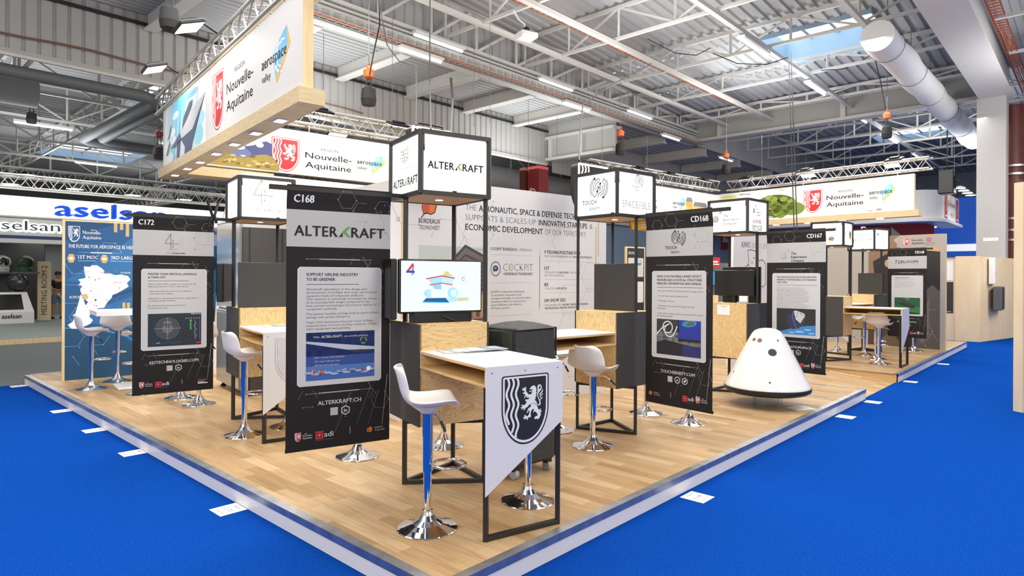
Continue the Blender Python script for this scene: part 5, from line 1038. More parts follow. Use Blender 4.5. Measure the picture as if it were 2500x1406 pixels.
# ================================================================== WALLS ON THE PLATFORM
LB = Vector((-1.153, 6.882, 0))
t = thing('info_wall', (0, 0, 0), 0, 'white printed info wall about aeronautic startups behind the nearest counter', 'partition wall')
mb = MB(); obx(mb, LB, 0, 3.22, 0, .09, 0, 2.68, 'pine'); P = Print(); P.rect(0, 0, 3.22, 2.68, 'wall', 0)
hexnet(P, [(.05, 2.35), (.55, 2.05), (.98, 2.1), (.98, 2.5), (2.5, 1.75), (2.95, 1.6), (2.5, 1.3), (2.95, 1.25), (2.5, .9), (2.9, .8), (2.4, 2.05), (2.0, .6), (2.6, .45), (1.4, .5)], .22, 'inkl', .0045, True, 2, 1, .85)
P.sub(tech_logo(), .19, 2.28, .25); P.text('BORDEAUX', .16, 2.185, .055, 'ink', 2, w=.28, bold=.01); P.text('TECHNOWEST', .165, 2.115, .05, 'ink', 2, w=.27)
P.text('THE', .79, 2.37, .075, 'ink', 2, w=.155, bold=-.02); P.text('AERONAUTIC, SPACE & DEFENSE TECHNOPOLE', .985, 2.37, .075, 'ink', 2, w=1.99, bold=.012)
P.text('SUPPORTS & SCALES-UP', .79, 2.255, .075, 'ink', 2, w=1.1, bold=-.02); P.text('INNOVATIVE STARTUPS', 1.94, 2.255, .075, 'ink', 2, w=.89, bold=.012); P.text('&', 2.88, 2.255, .075, 'ink', 2, w=.06, bold=-.02)
P.text('ECONOMIC DEVELOPMENT', .79, 2.14, .075, 'ink', 2, w=1.22, bold=.012); P.text('OF OUR TERRITORY.', 2.05, 2.14, .075, 'ink', 2, w=.77, bold=-.02)
P.text('COCKPIT BORDEAUX \u2013', 1.16, 1.915, .037, 'ink', 2, w=.45, bold=.01); P.text('MERIGNAC', 1.63, 1.915, .037, 'ink', 2, w=.2, bold=-.015)
for y in (1.86, 1.52, 1.12): P.rect(1.16, y, 1.84, y + .003, 'inkl', 2)
for k in range(26): a = 2 * PI * k / 26; P.line([(1.24 + .062 * math.cos(a), 1.69 + .072 * math.sin(a)), (1.24 + .082 * math.cos(a), 1.69 + .094 * math.sin(a))], .009, 'navy', 2)
P.arc(1.24, 1.69, .03, -30, 250, .022, 'navy', 2, 16); P.poly([(1.22, 1.68), (1.245, 1.70), (1.27, 1.68), (1.25, 1.655)], 'navy', 3)
P.text('COCKPIT', 1.36, 1.665, .1, 'ink', 2, w=.48, bold=-.025); P.text('LE', 1.475, 1.695, .03, 'ink', 2, 'c', bold=-.02); P.text('BORDEAUX TECHNOWEST', 1.4, 1.615, .034, 'ink', 2, w=.44, bold=.01); P.ell(1.375, 1.63, .012, .016, 'orange', 2, 12)
for i, (s_, w_) in enumerate((('6500M\u00b2 of premises dedicated', .53), ('to business, innovation and', .48), ('entrepreneurship, to accommodate', .64), ('activities related to aeronautics-', .57), ('space-defense and industry', .49), ('of Future sectors.', .3))): P.text(s_, 1.17, 1.40 - i * .0395, .027, 'ink', 2, w=w_, bold=-.006)
P.rect(1.953, 1.2, 1.963, 1.87, 'inkg', 2); P.rect(1.956, 1.13, 1.96, 1.97, 'inkl', 2)
for s_, y, w_ in (('9 TECHNOPOLITAN SITES', 1.895, .66), ('1ST', 1.685, .09), ('85', 1.475, .07), ('UAV SHOW 2023', 1.27, .38)): P.text(s_, 2.04, y, .045, 'ink', 2, w=w_, bold=.02)
for s_, y, x, w_, b_ in (('FOR THE DEVELOPMENT OF', 1.85, 2.04, .5, -.015), ('INNOVATIVE PROJECTS', 1.85, 2.56, .37, .012), ('TECHNOPOLE', 1.64, 2.045, .24, -.015), ('INITIATING', 1.64, 2.3, .18, .012), ('THE DRONE', 1.64, 2.5, .2, -.015), ('SECTOR IN FRANCE', 1.60, 2.045, .35, -.015), ('STARTUPS', 1.43, 2.05, .18, -.015), ('SUPPORTED', 1.43, 2.25, .2, .012), ('ORGANIZER OF', 1.215, 2.05, .28, -.015), ('THE FIRST LEADING EUROPEAN', 1.215, 2.35, .5, .012), ('PROFESSIONAL DRONE TRADE FAIR', 1.175, 2.055, .6, .012)): P.text(s_, x, y, .028, 'ink', 2, w=w_, bold=b_)
for y in (1.80, 1.56, 1.385, 1.125): P.rect(2.05, y, 2.93, y + .003, 'inkl', 2)
# picture of a timber clad building
P.rect(.16, .95, 1.1, 1.94, pmat('#b9c1bc'), 1); P.poly([(.28, 1.45), (.79, 1.94), (1.1, 1.8), (1.1, 1.1), (.28, 1.1)], pmat('#6d625c'), 2)
for i in range(7): P.poly([(.3, 1.42 - i * .045), (.79, 1.86 - i * .06), (.79, 1.83 - i * .06), (.3, 1.40 - i * .045)], pmat('#3b3f4c'), 3); P.poly([(.79, 1.86 - i * .06), (1.1, 1.75 - i * .05), (1.1, 1.72 - i * .05), (.79, 1.83 - i * .06)], pmat('#43424a'), 3)
P.line([(.28, 1.47), (.79, 1.95), (1.1, 1.82)], .03, pmat('#39404f'), 4); P.rect(.9, 1.1, 1.1, 1.42, pmat('#a8794e'), 3); P.rect(.95, 1.12, 1.0, 1.36, pmat('#5a4638'), 4); P.rect(1.03, 1.12, 1.07, 1.38, pmat('#cf9c66'), 4); P.rect(.16, .95, 1.1, 1.1, pmat('#3c4d7c'), 3)
for x, y0, y1 in ((3.0, 1.3, 2.29), (3.05, 1.72, 1.78), (3.05, 1.5, 1.66), (3.05, 1.88, 2.45)): P.rect(x, y0, x + .018, y1, 'gold', 2)
P.put(mb, LB, PV, eps=.0005); mb.build('printed_face', t)
t = thing('white_wall', (0, 0, 0), 0, 'bright blank white wall meeting the info wall at its corner', 'partition wall')
mb = MB(); obx(mb, LB, 0, .09, .1, 2.7, 0, 2.68, 'white'); P = Print(); P.text('INNOVANTE', .22, 2.42, .085, 'ink', 2, w=.62, bold=-.01); P.text('DE', .3, 2.2, .05, 'ink', 2, bold=-.02); P.text('m', .25, 1.24, .05, 'ink', 2); P.rect(.0, 1.07, .29, 1.14, 'ink', 2); P.text('HORS CTR', .27, 1.09, .03, 'wht', 3, 'r', w=.13)
P.warp(lambda x, y: (2.58 - x if 0 else x, y)); Q = Print(); Q.sub(P, 2.2, 0, 1); Q.put(mb, LB + DV * 2.7, -DV, eps=.0005); mb.build('wall_panel', t)
t = thing('storage_wall', (0, 0, 0), 0, 'white wall with a slanted end under the mountain fascia', 'partition wall')
mb = MB(); o = COR - DV * .45; poly = [(.55, 0), (.72, 2.55), (.88, 3.2), (.93, 3.3), (1.02, 3.34), (3.4, 3.34), (3.4, 0)]
for y, fl in ((0, 0), (.08, 1)): mb.add([o + PV * x + DV * y + Vector((0, 0, z)) for x, z in poly], [tuple(range(7)) if fl else tuple(range(6, -1, -1))], 'paintw')
for i in range(7):
    a, b = poly[i], poly[(i + 1) % 7]; mb.add([o + PV * a[0] + Vector((0, 0, a[1])), o + PV * b[0] + Vector((0, 0, b[1])), o + PV * b[0] + DV * .08 + Vector((0, 0, b[1])), o + PV * a[0] + DV * .08 + Vector((0, 0, a[1]))], [(0, 1, 2, 3)], 'paintw')
mb.build('wall_panel', t)
FR = Vector((-3.575, 8.387, 0))
t = thing('storage_wall', (0, 0, 0), 0, 'wall with charcoal lower boarding and pale top strip behind the engraved shield counter', 'partition wall')
mb = MB(); obx(mb, FR, .0, .95, -.09, -.01, 0, 2.23, 'char'); mb.build('boarding', t)
mb = MB(); obx(mb, FR, .0, .95, -.09, -.01, 2.23, 2.68, 'panelg'); mb.build('top_strip', t)
for x in (.07, .5):
    mb = MB(); obx(mb, FR, x, x + .012, -.098, -.09, 0, 2.23, 'ink'); mb.build('joint_strip', t)
M['fridgem'] = mat('brushed_fridge_steel', '#c4c8c4', .12, .6)
t = thing('fridge', FR, RP, 'tall glossy grey fridge reflecting the blue map wall', 'fridge')
mb = MB(); mb.bx(.0, .55, 0, 1.05, .07, 2.36, mat('fridge_side', '#8f9290', .4)); mb.build('body', t)
for z0, z1 in ((.09, 1.12), (1.15, 2.35)):
    mb = MB(); mb.bx(-.03, 0, .01, 1.04, z0, z1, 'fridgem'); d_ = mb.build('door', t)
    mb = MB(); mb.bx(-.034, -.03, .02, 1.03, z1 - .03, z1 - .022, 'blk') ; mb.build('grip_groove', d_)
for x, y in ((.05, .06), (.05, .98), (.48, .06), (.48, .98)):
    mb = MB(); mb.lathe([(.035, 0), (.04, .015), (.02, .03), (.02, .07)], (x, y, 0), 'blk', 12); mb.build('foot', t)
# map wall
MW = Vector((-6.739, 9.51, 0)); B1, B2, B3 = pmat('#1f5485'), pmat('#2a679c'), pmat('#17466f')
t = thing('map_wall', (0, 0, 0), 0, 'blue printed wall with a white map of the region beside the high table', 'partition wall')
mb = MB(); obx(mb, MW, 0, 2.5, 0, .07, 0, 2.42, 'pine'); P = Print(); P.rect(.035, .0, 2.48, 2.40, B1, 0); W_ = P
for pts, c in ((((.035, 1.5), (1.2, 2.4), (2.1, 2.4), (.9, 1.4)), B2), (((.9, 1.9), (2.48, 2.3), (2.48, 1.6)), B3), (((.035, 2.1), (.7, 2.4), (.035, 2.4)), B3), (((.035, .9), (1.5, 1.5), (2.48, 1.2), (1.2, .7)), B2), (((.5, 1.2), (2.4, 2.0), (2.48, 1.8)), B3), (((.035, .0), (.035, .78), (.45, .76), (.8, .6), (1.1, .35), (1.2, 0)), pmat('#1a4a6e')), (((1.0, .0), (1.05, .95), (2.48, 1.02), (2.48, 0)), pmat('#23262b'))): P.poly(list(pts), c, 1)
P.line([(.035, .79), (.45, .77), (.85, .62), (1.2, .3)], .012, pmat('#5aa3d0'), 2)
hexnet(P, [(.25, .95), (.45, .65), (.12, .65), (.3, .35), (.12, 1.3), (.2, 1.75), (2.2, 1.4), (2.3, .9), (.6, 1.95)], .16, pmat('#7fb0d6'), .004, True, 6, 2, .6)
P = Print(); P.sub(crest(B1, 'wht', 'wht'), .14, 2.09, .19, .17); P.text('R\u00c9GION', .5, 2.27, .018, 'wht', 3); P.text('Nouvelle-', .37, 2.215, .055, 'wht', 3, w=.3, bold=.02); P.text('Aquitaine', .37, 2.14, .055, 'wht', 3, w=.3, bold=.02)
P.text('THE FUTURE', .145, 2.0, .055, 'wht', 3, w=.33, bold=.03); P.text('FOR AEROSPACE', .5, 2.0, .055, 'wht', 3, w=.49); P.text('IS HERE', 1.02, 2.0, .055, 'wht', 3, w=.24, bold=.03); P.rect(.3, 1.93, 1.0, 1.935, pmat('#7fb0d6'), 2); P.rect(.5, 1.925, .85, 1.94, 'wht', 3)
for x, a, w_ in ((.19, '1ST MOC', .32), (.72, '3RD LARGEST', .5)):
    P.poly([(x + .065 * math.cos(PI / 3 * i), 1.84 + .075 * math.sin(PI / 3 * i)) for i in range(6)], 'gold', 3); P.ell(x, 1.84, .035, .02, 'wht', 4, 10); P.text(a, x + .11, 1.835, .055, 'wht', 3, w=w_, bold=.03); P.rect(x + .11, 1.80, x + .11 + w_ * .9, 1.81, pmat('#7fb0d6'), 3)
mp_ = [(.39, 1.52), (.49, 1.51), (.52, 1.55), (.6, 1.55), (.68, 1.48), (.72, 1.42), (.72, 1.36), (.82, 1.36), (.9, 1.32), (1.0, 1.34), (1.12, 1.3), (1.16, 1.22), (1.1, 1.14), (1.13, 1.05), (1.02, .96), (.94, .9), (.86, .86), (.84, .78), (.78, .7), (.72, .56), (.62, .55), (.5, .44), (.48, .36), (.54, .28), (.5, .2), (.4, .14), (.32, .09), (.2, .1), (.14, .19), (.22, .26), (.27, .5), (.31, .7), (.34, .88), (.4, .78), (.46, .7), (.42, .62), (.38, .8), (.335, .96), (.34, 1.02), (.37, 1.06), (.31, 1.1), (.34, 1.16), (.3, 1.22), (.42, 1.26), (.4, 1.4)]
mp2 = [(x, .77 + (y - .09) * .664) for x, y in mp_]
P.poly(mp2, 'wht', 3)
def mpt(x, y): return (x, .77 + (y - .09) * .664)
for i in range(70):
    r = random.Random(i + 400); x, y = mpt(.35 + .75 * r.random(), .5 + .95 * r.random())
    if x < 1.05 and not (x < .45 and y < 1.0): P.ell(x, y, .006 + .01 * (i % 9 == 0), .006 + .01 * (i % 9 == 0), ('inkl', 'gold', 'ink')[0 if i % 5 else (1 if i % 2 else 2)], 4, 8)
P.ell(*mpt(.41, .82), .05, .045, 'gold', 4); P.text('BORDEAUX', .17, mpt(0, .79)[1], .04, 'wht', 5, w=.27, bold=.02)
for s_, x, y in (('POITIERS', .66, 1.36), ('LIMOGES', .86, 1.13), ('PARIS', 1.0, 1.36)): P.text(s_, x, mpt(0, y)[1], .028, 'wht' if x > .95 else 'inkl', 5, w=.16, bold=.02)
W_.sub(P, -.042, 0, .8, 1); P = W_
for x, y0 in ((.66, 2.26), (.74, 2.3), (.82, 2.2), (1.0, 2.22), (1.08, 2.3), (1.16, 2.18), (1.4, 2.28), (1.5, 2.2)): P.rect(x, y0, x + .045, 2.4, 'gold', 3)
for x in (.78, .84, 1.0, 1.1, 1.3): P.rect(x, 1.0, x + .04, 1.22 - x * .08, 'gold', 2)
P.rect(1.5, 2.1, 2.48, 2.4, pmat('#8288ab'), 2)
for i in range(24): r = random.Random(i); P.ell(1.55 + .9 * r.random(), 2.12 + .26 * r.random(), .06, .03, pmat(('#c9cbe0', '#565c86')[i % 2]), 3, 10)
P.put(mb, MW, PV, eps=.0005); mb.build('printed_face', t)
# photo wall by the ramp side
RW = Vector((9.65, 14.137, 0)); t = thing('photo_wall', (0, 0, 0), 0, 'dark printed photo wall with pale wooden edge at the platform end', 'partition wall')
mb = MB(); obx(mb, RW, 0, .1, 0, 3.6, 0, 2.60, 'pine'); P = Print(); P.rect(0, 0, 3.6, 2.6, pmat('#aaa49c'), 0); P.rect(1.84, 0, 1.845, 2.6, 'inkg', 1)
P.rect(2.0, 0, 3.5, 2.6, pmat('#4a3b32'), 1); P.poly([(2.0, 2.6), (2.9, 2.6), (2.6, 2.0), (2.2, 1.0), (2.0, .6)], pmat('#8a7058'), 2); P.poly([(2.7, 2.6), (3.5, 2.6), (3.5, 2.1), (2.85, 2.1), (2.55, 2.5)], pmat('#c9a17c'), 3)
P.poly([(2.1, 2.0), (2.45, 2.2), (2.5, 1.4), (2.25, .6)], pmat('#2a2320'), 3); P.ell(2.42, 1.95, .06, .09, pmat('#b09a84'), 4); P.ell(2.3, 1.55, .03, .05, pmat('#b09a84'), 4); P.poly([(2.66, .0), (2.7, 2.3), (3.5, 2.2), (3.5, .0)], pmat('#2b2827'), 4)
P.poly([(3.0, .0), (3.12, .7), (3.2, 1.3), (3.35, 1.45), (3.5, 1.3), (3.5, .0)], pmat('#5a5754'), 5); P.poly([(3.1, .1), (3.2, .9), (3.3, 1.2), (3.28, .2)], pmat('#6f6b68'), 6); P.poly([(2.1, .0), (2.5, .35), (2.7, .1), (2.72, 0)], pmat('#6b5a4c'), 5)
hexnet(P, [(3.2, .4), (3.35, .75), (3.3, .2)], .16, 'inkl', .005, True, 3, 7, .5)
P.rect(2.62, 2.32, 3.49, 2.57, pmat('#a8a29c'), 5, .02); P.sub(crest('red', 'wht', 'red'), 2.75, 2.355, .13, .12, l=5); P.text('Nouvelle-', 2.93, 2.455, .05, 'ink', 7, w=.24, bold=.01); P.text('Aquitaine', 2.93, 2.385, .05, 'ink', 7, w=.24, bold=.01)
for a in (0, 120, 240): P.arc(3.28 + .02 * math.cos(math.radians(a)), 2.48 + .02 * math.sin(math.radians(a)), .035, 0, 360, .008, 'red', 7, 16)
P.text('Nouvelle-Aquitaine', 3.28, 2.395, .022, 'inkg', 7, 'c', w=.26); P.text('TECHNOPOLES', 3.28, 2.355, .022, 'inkg', 7, 'c', w=.18)
P.put(mb, RW + DV * 3.6, -DV, eps=.0005); mb.build('printed_face', t)
# leaning white map panel and grey cap block behind the capsule counter
AW = Vector((3.99, 11.5, 0)); t = thing('map_panel', (0, 0, 0), 0, 'white map panel with a slanted side between two hanging banners', 'partition wall')
mb = MB(); poly = [(-.06, 0), (.05, 2.36), (1.25, 2.46), (1.25, 0)]
for y, fl in ((0, 0), (.08, 1)): mb.add([AW + PV * x + DV * y + Vector((0, 0, z)) for x, z in poly], [(0, 1, 2, 3) if fl else (3, 2, 1, 0)], 'wall')
for i in range(4):
    a, b = poly[i], poly[(i + 1) % 4]; mb.add([AW + PV * a[0] + Vector((0, 0, a[1])), AW + PV * b[0] + Vector((0, 0, b[1])), AW + PV * b[0] + DV * .08 + Vector((0, 0, b[1])), AW + PV * a[0] + DV * .08 + Vector((0, 0, a[1]))], [(0, 1, 2, 3)], 'wall')
P = Print(); P.text('ALWAYS', .3, 2.16, .11, 'ink', 2, w=.3, bold=.0); P.text('SIDE TO SIDE', .65, 2.15, .11, 'ink', 2, w=.6, bold=-.03)
dxy = lambda L_: [(x + .2, y + .12) for x, y in L_]
P.line(dxy([(.42, 2.0), (.32, 1.98), (.36, 1.8), (.34, 1.72), (.26, 1.68), (.28, 1.5)]), .012, 'ink', 2); P.line(dxy([(.42, 2.0), (.6, 1.98), (.66, 1.85), (.74, 1.8), (.86, 1.82), (.98, 1.74), (.96, 1.5), (.98, 1.36), (.88, 1.3), (.8, 1.32), (.72, 1.18), (.7, 1.1)]), .012, 'ink', 2)
for x, y in ((.65, 1.87), (.53, 1.82), (.72, 1.96), (.96, 1.7)): P.rect(x, y, x + .05, y + .02, 'red', 2)
hexnet(P, [(.2, 1.9), (.9, 1.95)], .16, 'inkl', .004, True, 2, 1, .6)
P.put(mb, AW, PV, eps=.0005); mb.build('panel', t)
mb = MB(); obx(mb, AW, .62, 1.05, -.02, .4, 2.5, 2.80, 'panelg'); P = Print()
for a in (0, 120, 240): P.arc(.22 + .03 * math.cos(math.radians(a)), .19 + .03 * math.sin(math.radians(a)), .035, 0, 360, .008, 'redd', 2, 16)
P.text('Nouvelle-Aquitaine', .22, .05, .03, 'inkg', 2, 'c', w=.3); P.put(mb, AW + PV * .62 - DV * .02 + Vector((0, 0, 2.5)), PV, eps=.0005); mb.build('header_block', t)
# hanging shield signs
def shield_sign(p, label):
    t = thing('shield_sign', p, RP, label, 'sign', 'hanging shield signs'); pts = shield(-.27, .27, .0, -.62, cr=.05)
    mb = MB(); T = Matrix(((1, 0, 0, 0), (0, 0, 1, 0), (0, 1, 0, 0), (0, 0, 0, 1))); mb.T = T; mb.prism([(x, z) for x, z in pts], 0, .12, 'blk'); mb.T = Matrix.Identity(4); mb.build('casing', t)
    mb = MB(); P = Print(); P.sub(crest('ink', 'wht', 'wht'), 0, 0, .54, .62 / 1.42); P.it = [(v, f, ('lbox' if m_ == 'wht' else m_), l) for v, f, m_, l in P.it]; P.put(mb, (-.27, -.001, -.62), (1, 0, 0), eps=.001); mb.build('lit_face', t)
    mb = MB(); mb.tube([(-.15, .06, 0), (-.15, .06, .05), (.15, .06, .05), (.15, .06, 0)], .012, 'blk', 6); mb.build('hanger', t)
shield_sign((-.845, 6.77, 3.17), 'hanging lit shield sign behind the nearest lit cube'); shield_sign((.99, 7.78, 2.97), 'hanging lit shield sign with wave stripes behind the antenna emblem cube')
# soft cased trolley
t = thing('trolley_case', (.015, 4.93, 0), math.radians(42.5), 'dark padded trolley case with castors behind the lion shield desk', 'trolley case')
mb = MB(); mb.box((.245, .2, .64), (.49, .40, 1.1), 'cover', b=.03); mb.lathe([(.01, 1.235), (.12, 1.225), (.24, 1.2), (.3, 1.18)], (.245, .2, 0), 'cover', 4, tilt=Matrix.Rotation(PI / 4, 3, 'Z')); mb.build('padded_cover', t)
mb = MB(); mb.tube([(.008, .008, 1.178), (.482, .008, 1.178), (.482, .392, 1.178), (.008, .392, 1.178)], .009, 'blk', 6, True)
for x, y in ((.008, .008), (.482, .008)): mb.tube([(x, y, 1.17), (x, y, .12)], .009, 'blk', 6)
mb.build('piping', t)
for x, y in ((.06, .05), (.43, .05), (.06, .35), (.43, .35)):
    mb = MB(); mb.tube([(x - .018, y, .04), (x + .018, y, .04)], .04, 'inkl', 16); mb.box((x, y, .08), (.06, .05, .03), 'blk'); mb.build('castor', t)
# capsule
cp = Vector((3.22, 8.0, 0)); t = thing('space_capsule_model', cp, .2, 'glossy white cone shaped capsule model on a clear stand', 'model')
prof = [(.0, .16), (.3, .165), (.5, .185), (.545, .215), (.55, .235)]
mb = MB(); mb.lathe(prof, (0, 0, 0), 'capb', 64); mb.lathe([(.55, .235), (.548, .265), (.54, .27)], (0, 0, 0), 'capb', 64); mb.build('heat_shield', t)
mb = MB(); mb.lathe([(.54, .27), (.535, .29), (.36, .66), (.215, .955), (.19, 1.0), (.16, 1.035), (.11, 1.06), (.05, 1.072), (.001, 1.074)], (0, 0, 0), 'capw', 64); mb.build('shell', t)
def on_cone(ang_, z): r = .535 - (z - .29) * (.535 - .215) / (.955 - .29); return Vector((r * math.cos(ang_), r * math.sin(ang_), z)), Vector((math.cos(ang_) * .9, math.sin(ang_) * .9, .434)).normalized()
t.scale = (.938, .938, .9)
for nm, az, z, rad, mt in (('porthole', -100, .765, .05, 'capb'), ('porthole', -135, .915, .03, 'brown'), ('porthole', -156, .92, .024, 'brown'), ('sensor_port', -78, .92, .014, 'inkg'), ('sensor_port', -108, .385, .011, 'capb'), ('sensor_port', -178, .46, .011, 'capb')):
    a = math.radians(az) - .2; c_, n_ = on_cone(a, z); mb = MB(); q = n_.to_track_quat('Z', 'Y').to_matrix(); mb.lathe([(.0, .001), (rad, .001), (rad * 1.04, .0), (rad * 1.04, -.01)], c_ + n_ * .002, mt, 24, tilt=q); mb.build(nm, t)
st = thing('clear_stand', cp, .5, 'clear acrylic cross stand under the capsule model', 'stand'); M['acryl'] = mat('clear_acrylic', '#f2f5f5', .05, trans=.9)
for k in range(2):
    mb = MB(); mb.box((0, 0, .074), (.44, .008, .146), 'acryl', rz=k * PI / 2); mb.build('acrylic_plate', st)
mb = MB(); mb.box((0, 0, .0015), (.297, .21, .002), 'wht'); P = Print(); P.rect(9, 12, 20, 12.6, 'inkl', 1); P.rect(12, 9, 17, 9.5, 'inkl', 1); P.put(mb, (-.148, -.105, .0027), (1, 0, 0), .01, yd=(0, 1, 0)); tag(mb.build('paper_sheet', None, (3.55, 7.78, 0), .35), 'white paper sheet on the floor before the capsule', 'paper')
# clamp on the C172 arm
t = thing('spring_clamp', Vector((-3.25, 6.88, 2.2)), .6, 'black spring clamps gripping the banner arm near the fridge', 'clamp')
mb = MB(); mb.bar((0, 0, .04), (-.05, 0, .2), .02, 'blk'); mb.bar((.02, 0, .04), (.06, 0, .19), .02, 'blk'); mb.bar((-.06, 0, .2), (.04, 0, .21), .02, 'blk'); mb.build('handle', t)
mb = MB(); mb.bar((0, 0, .05), (-.03, 0, -.04), .022, 'blk'); mb.bar((.02, 0, .05), (.04, 0, -.04), .022, 'blk'); mb.build('jaw', t)
# ================================================================== NEIGHBOURING STANDS
ab = lambda mb, *a: mb.bx(*a)
# --- stand with the blue lettered fascia (local u,v)
t = thing('lit_fascia', (OX, OY, 0), ROTU, 'long backlit white fascia with bold blue lettering over the neighbouring stand', 'fascia')
mb = MB(); mb.bx(-8, 9.5, 18.1, 18.5, 3.11, 3.62, 'lbox'); mb.bx(-8, 9.5, 18.08, 18.52, 3.07, 3.11, 'panelg'); P = Print(); P.text('aselsan', 2.02, 3.18, .42, mat('ink_fascia_blue', '#1460dc', .5, emit=.25), 2, w=2.75, bold=.05); P.put(mb, (0, 18.1, 0), (1, 0, 0), eps=.002); mb.build('lit_panel', t)
t = thing('back_fascia', (OX, OY, 0), ROTU, 'grey fascia with halo lit letters behind the backlit white one', 'fascia')
mb = MB(); mb.bx(-8, 6, 20.6, 20.9, 2.72, 3.30, 'panelg'); mb.bx(-8, 6, 20.55, 20.95, 2.62, 2.72, 'navy'); mb.bx(-8, 6, 20.5, 21, 2.5, 2.62, 'panelg'); mb.build('panel', t)
mb = MB(); P = Print(); P.text('aselsan', .95, 2.86, .31, mat('halo_light', '#ffffff', .4, emit=1.6), 0, w=1.72, bold=.10); P.text('aselsan', .98, 2.88, .29, 'dgrey', 6, w=1.66, bold=.015); P.put(mb, (0, 20.58, 0), (1, 0, 0), eps=.004); mb.build('halo_lettering', t)
mb = MB(); mb.bx(-12, 9.5, 17.3, 30, CARPET, -.05, 'lgcarpet'); mb.bx(-12, 9.5, 17.22, 17.3, CARPET, -.03, 'pine'); struct(hall(mb, 'floor_neighbour'), 'pale grey low platform of the neighbouring stand')
mb = MB(); mb.bx(-12, 3.3, 26.0, 26.2, CARPET, 2.9, mat('stand_grey', '#4c4d50', .8)); tag(hall(mb, 'stand_back_wall'), 'dark grey back wall of the neighbouring stand', 'partition wall')
mb = MB(); mb.bx(3.9, 9, 29.0, 29.2, CARPET, 3.0, mat('stand_pale', '#8b8f92', .8)); tag(hall(mb, 'stand_back_wall'), 'paler grey wall deeper in the neighbouring stand', 'partition wall')
mb = MB(); mb.bx(-12, 9.4, 20.9, 29.2, 2.95, 3.0, mat('stand_ceiling', '#54585a', .8)); tag(hall(mb, 'stand_canopy'), 'flat grey canopy over the neighbouring stand', 'canopy')
t = thing('room_sign', (OX, OY, 0), ROTU, 'pale wooden upright sign with black vertical lettering on the neighbouring stand', 'sign')
mb = MB(); mb.bx(2.95, 3.35, 25.2, 25.3, -.05, 2.05, 'birch'); P = Print(); P.text('MEETING ROOM 2', 0, 0, .17, 'ink', 2, w=1.75); P.put(mb, (3.22, 25.2, .15), (0, 0, 1), yd=(-1, 0, 0), eps=.003); mb.build('panel', t)
def uvp(px, py, d): p = at(px, py, d) - Vector((OX, OY, 0)); return Vector((p.x * UX + p.y * UY, -p.x * UY + p.y * UX, p.z))
t = thing('display_kiosk', uv(1.6, 24.3), ROTU, 'white sloping kiosk with a black screen on the neighbouring stand', 'kiosk')
mb = MB(); k = [(-1.1, -.25, -.05), (1.05, -.25, -.05), (1.05, .45, -.05), (-1.1, .45, -.05), (-1.1, -.25, .33), (1.05, -.25, .33), (.95, .35, .98), (-1.1, .35, .98)]
mb.add(k, [(3, 2, 1, 0), (4, 5, 6, 7), (0, 1, 5, 4), (1, 2, 6, 5), (2, 3, 7, 6), (3, 0, 4, 7)], 'white'); P = Print(); P.text('aselsan', 1.28, .12, .16, 'navy', 2, w=.52, bold=.03); P.put(mb, (-1.1, -.25, -.0), (1, 0, 0), eps=.002); mb.build('body', t)
mb = MB(); P = Print(); P.rect(.35, .1, 1.88, .78, 'blk', 0); P.put(mb, (-1.1, -.25, .33), (1, 0, 0), yd=(0, .6, .65), eps=.003); mb.build('screen', t)
def gimbal(px, py, d, r, mt, label):
    p = at(px, py, d); t = thing('sensor_turret', p, ROTU, label, 'sensor turret')
    mb = MB(); mb.sphere((0, 0, 0), r, mt, 24, .9); mb.lathe([(r * .8, -r * 1.25), (r * .85, -r * .75), (r * .7, -r * .5)], (0, 0, 0), mt, 20); mb.build('housing', t)
    for dx, dz_, q in ((.12, .3, .3), (.5, .25, .26), (-.35, .0, .28), (.45, -.2, .22)):
        n_ = Vector((dx, -1, dz_ * .9)).normalized(); mb = MB(); mb.lathe([(0, .004), (r * q, .004), (r * q * 1.2, -.002), (r * q * 1.2, -.05)], n_ * (r * .97), 'capb', 16, tilt=n_.to_track_quat('Z', 'Y').to_matrix()); mb.build('lens', t)
    return t
gimbal(61, 641, 22.2, .27, mat('army_green', '#2f4a2f', .45), 'dark green sensor ball on the neighbouring stand'); gimbal(4, 640, 22.2, .27, 'panelg', 'pale grey sensor head cut by the picture edge')
for px, lab in ((61, 'grey wall shelf under the green sensor ball'), (0, 'grey wall shelf under the pale sensor head')):
    p = at(px, 664, 22.2); mb = MB(); mb.box((0, 0, -.03), (.75, .5, .06), 'dgrey'); tag(mb.build('wall_shelf', None, p, ROTU), lab, 'shelf')
t = thing('radar_dome', at(45, 690, 21.9), ROTU, 'dark glossy dome on a stand behind the kiosk', 'dome')
mb = MB(); mb.sphere((0, 0, 0), .33, mat('smoked_dome', '#3a3c40', .08), 24); mb.build('dome', t)
mb = MB(); mb.bx(-.2, -.08, -.05, .05, -1.1, -.25, 'dgrey'); mb.bx(.08, .2, -.05, .05, -1.1, -.25, 'dgrey'); mb.bx(-.25, .25, -.15, .15, -1.86, -1.1, 'dgrey'); mb.build('support', t)
for i, px in enumerate((107, 137)):
    p = at(px, 587, 21.5); mb = MB(); mb.lathe([(0, 0), (.14, 0), (.16, .02)], (0, 0, 0), 'spot', 16); tag(mb.build('downlight', None, p), ('round downlight under the grey fascia beside the wooden sign', 'round downlight under the grey fascia nearest the map wall')[i], 'downlight')
def plain_truss(a, dv, L, z, label): truss(uv(*a), dv, L, z, label, .32, .03)
Uv = Vector((UX, UY, 0)); Vv = Vector((-UY, UX, 0))
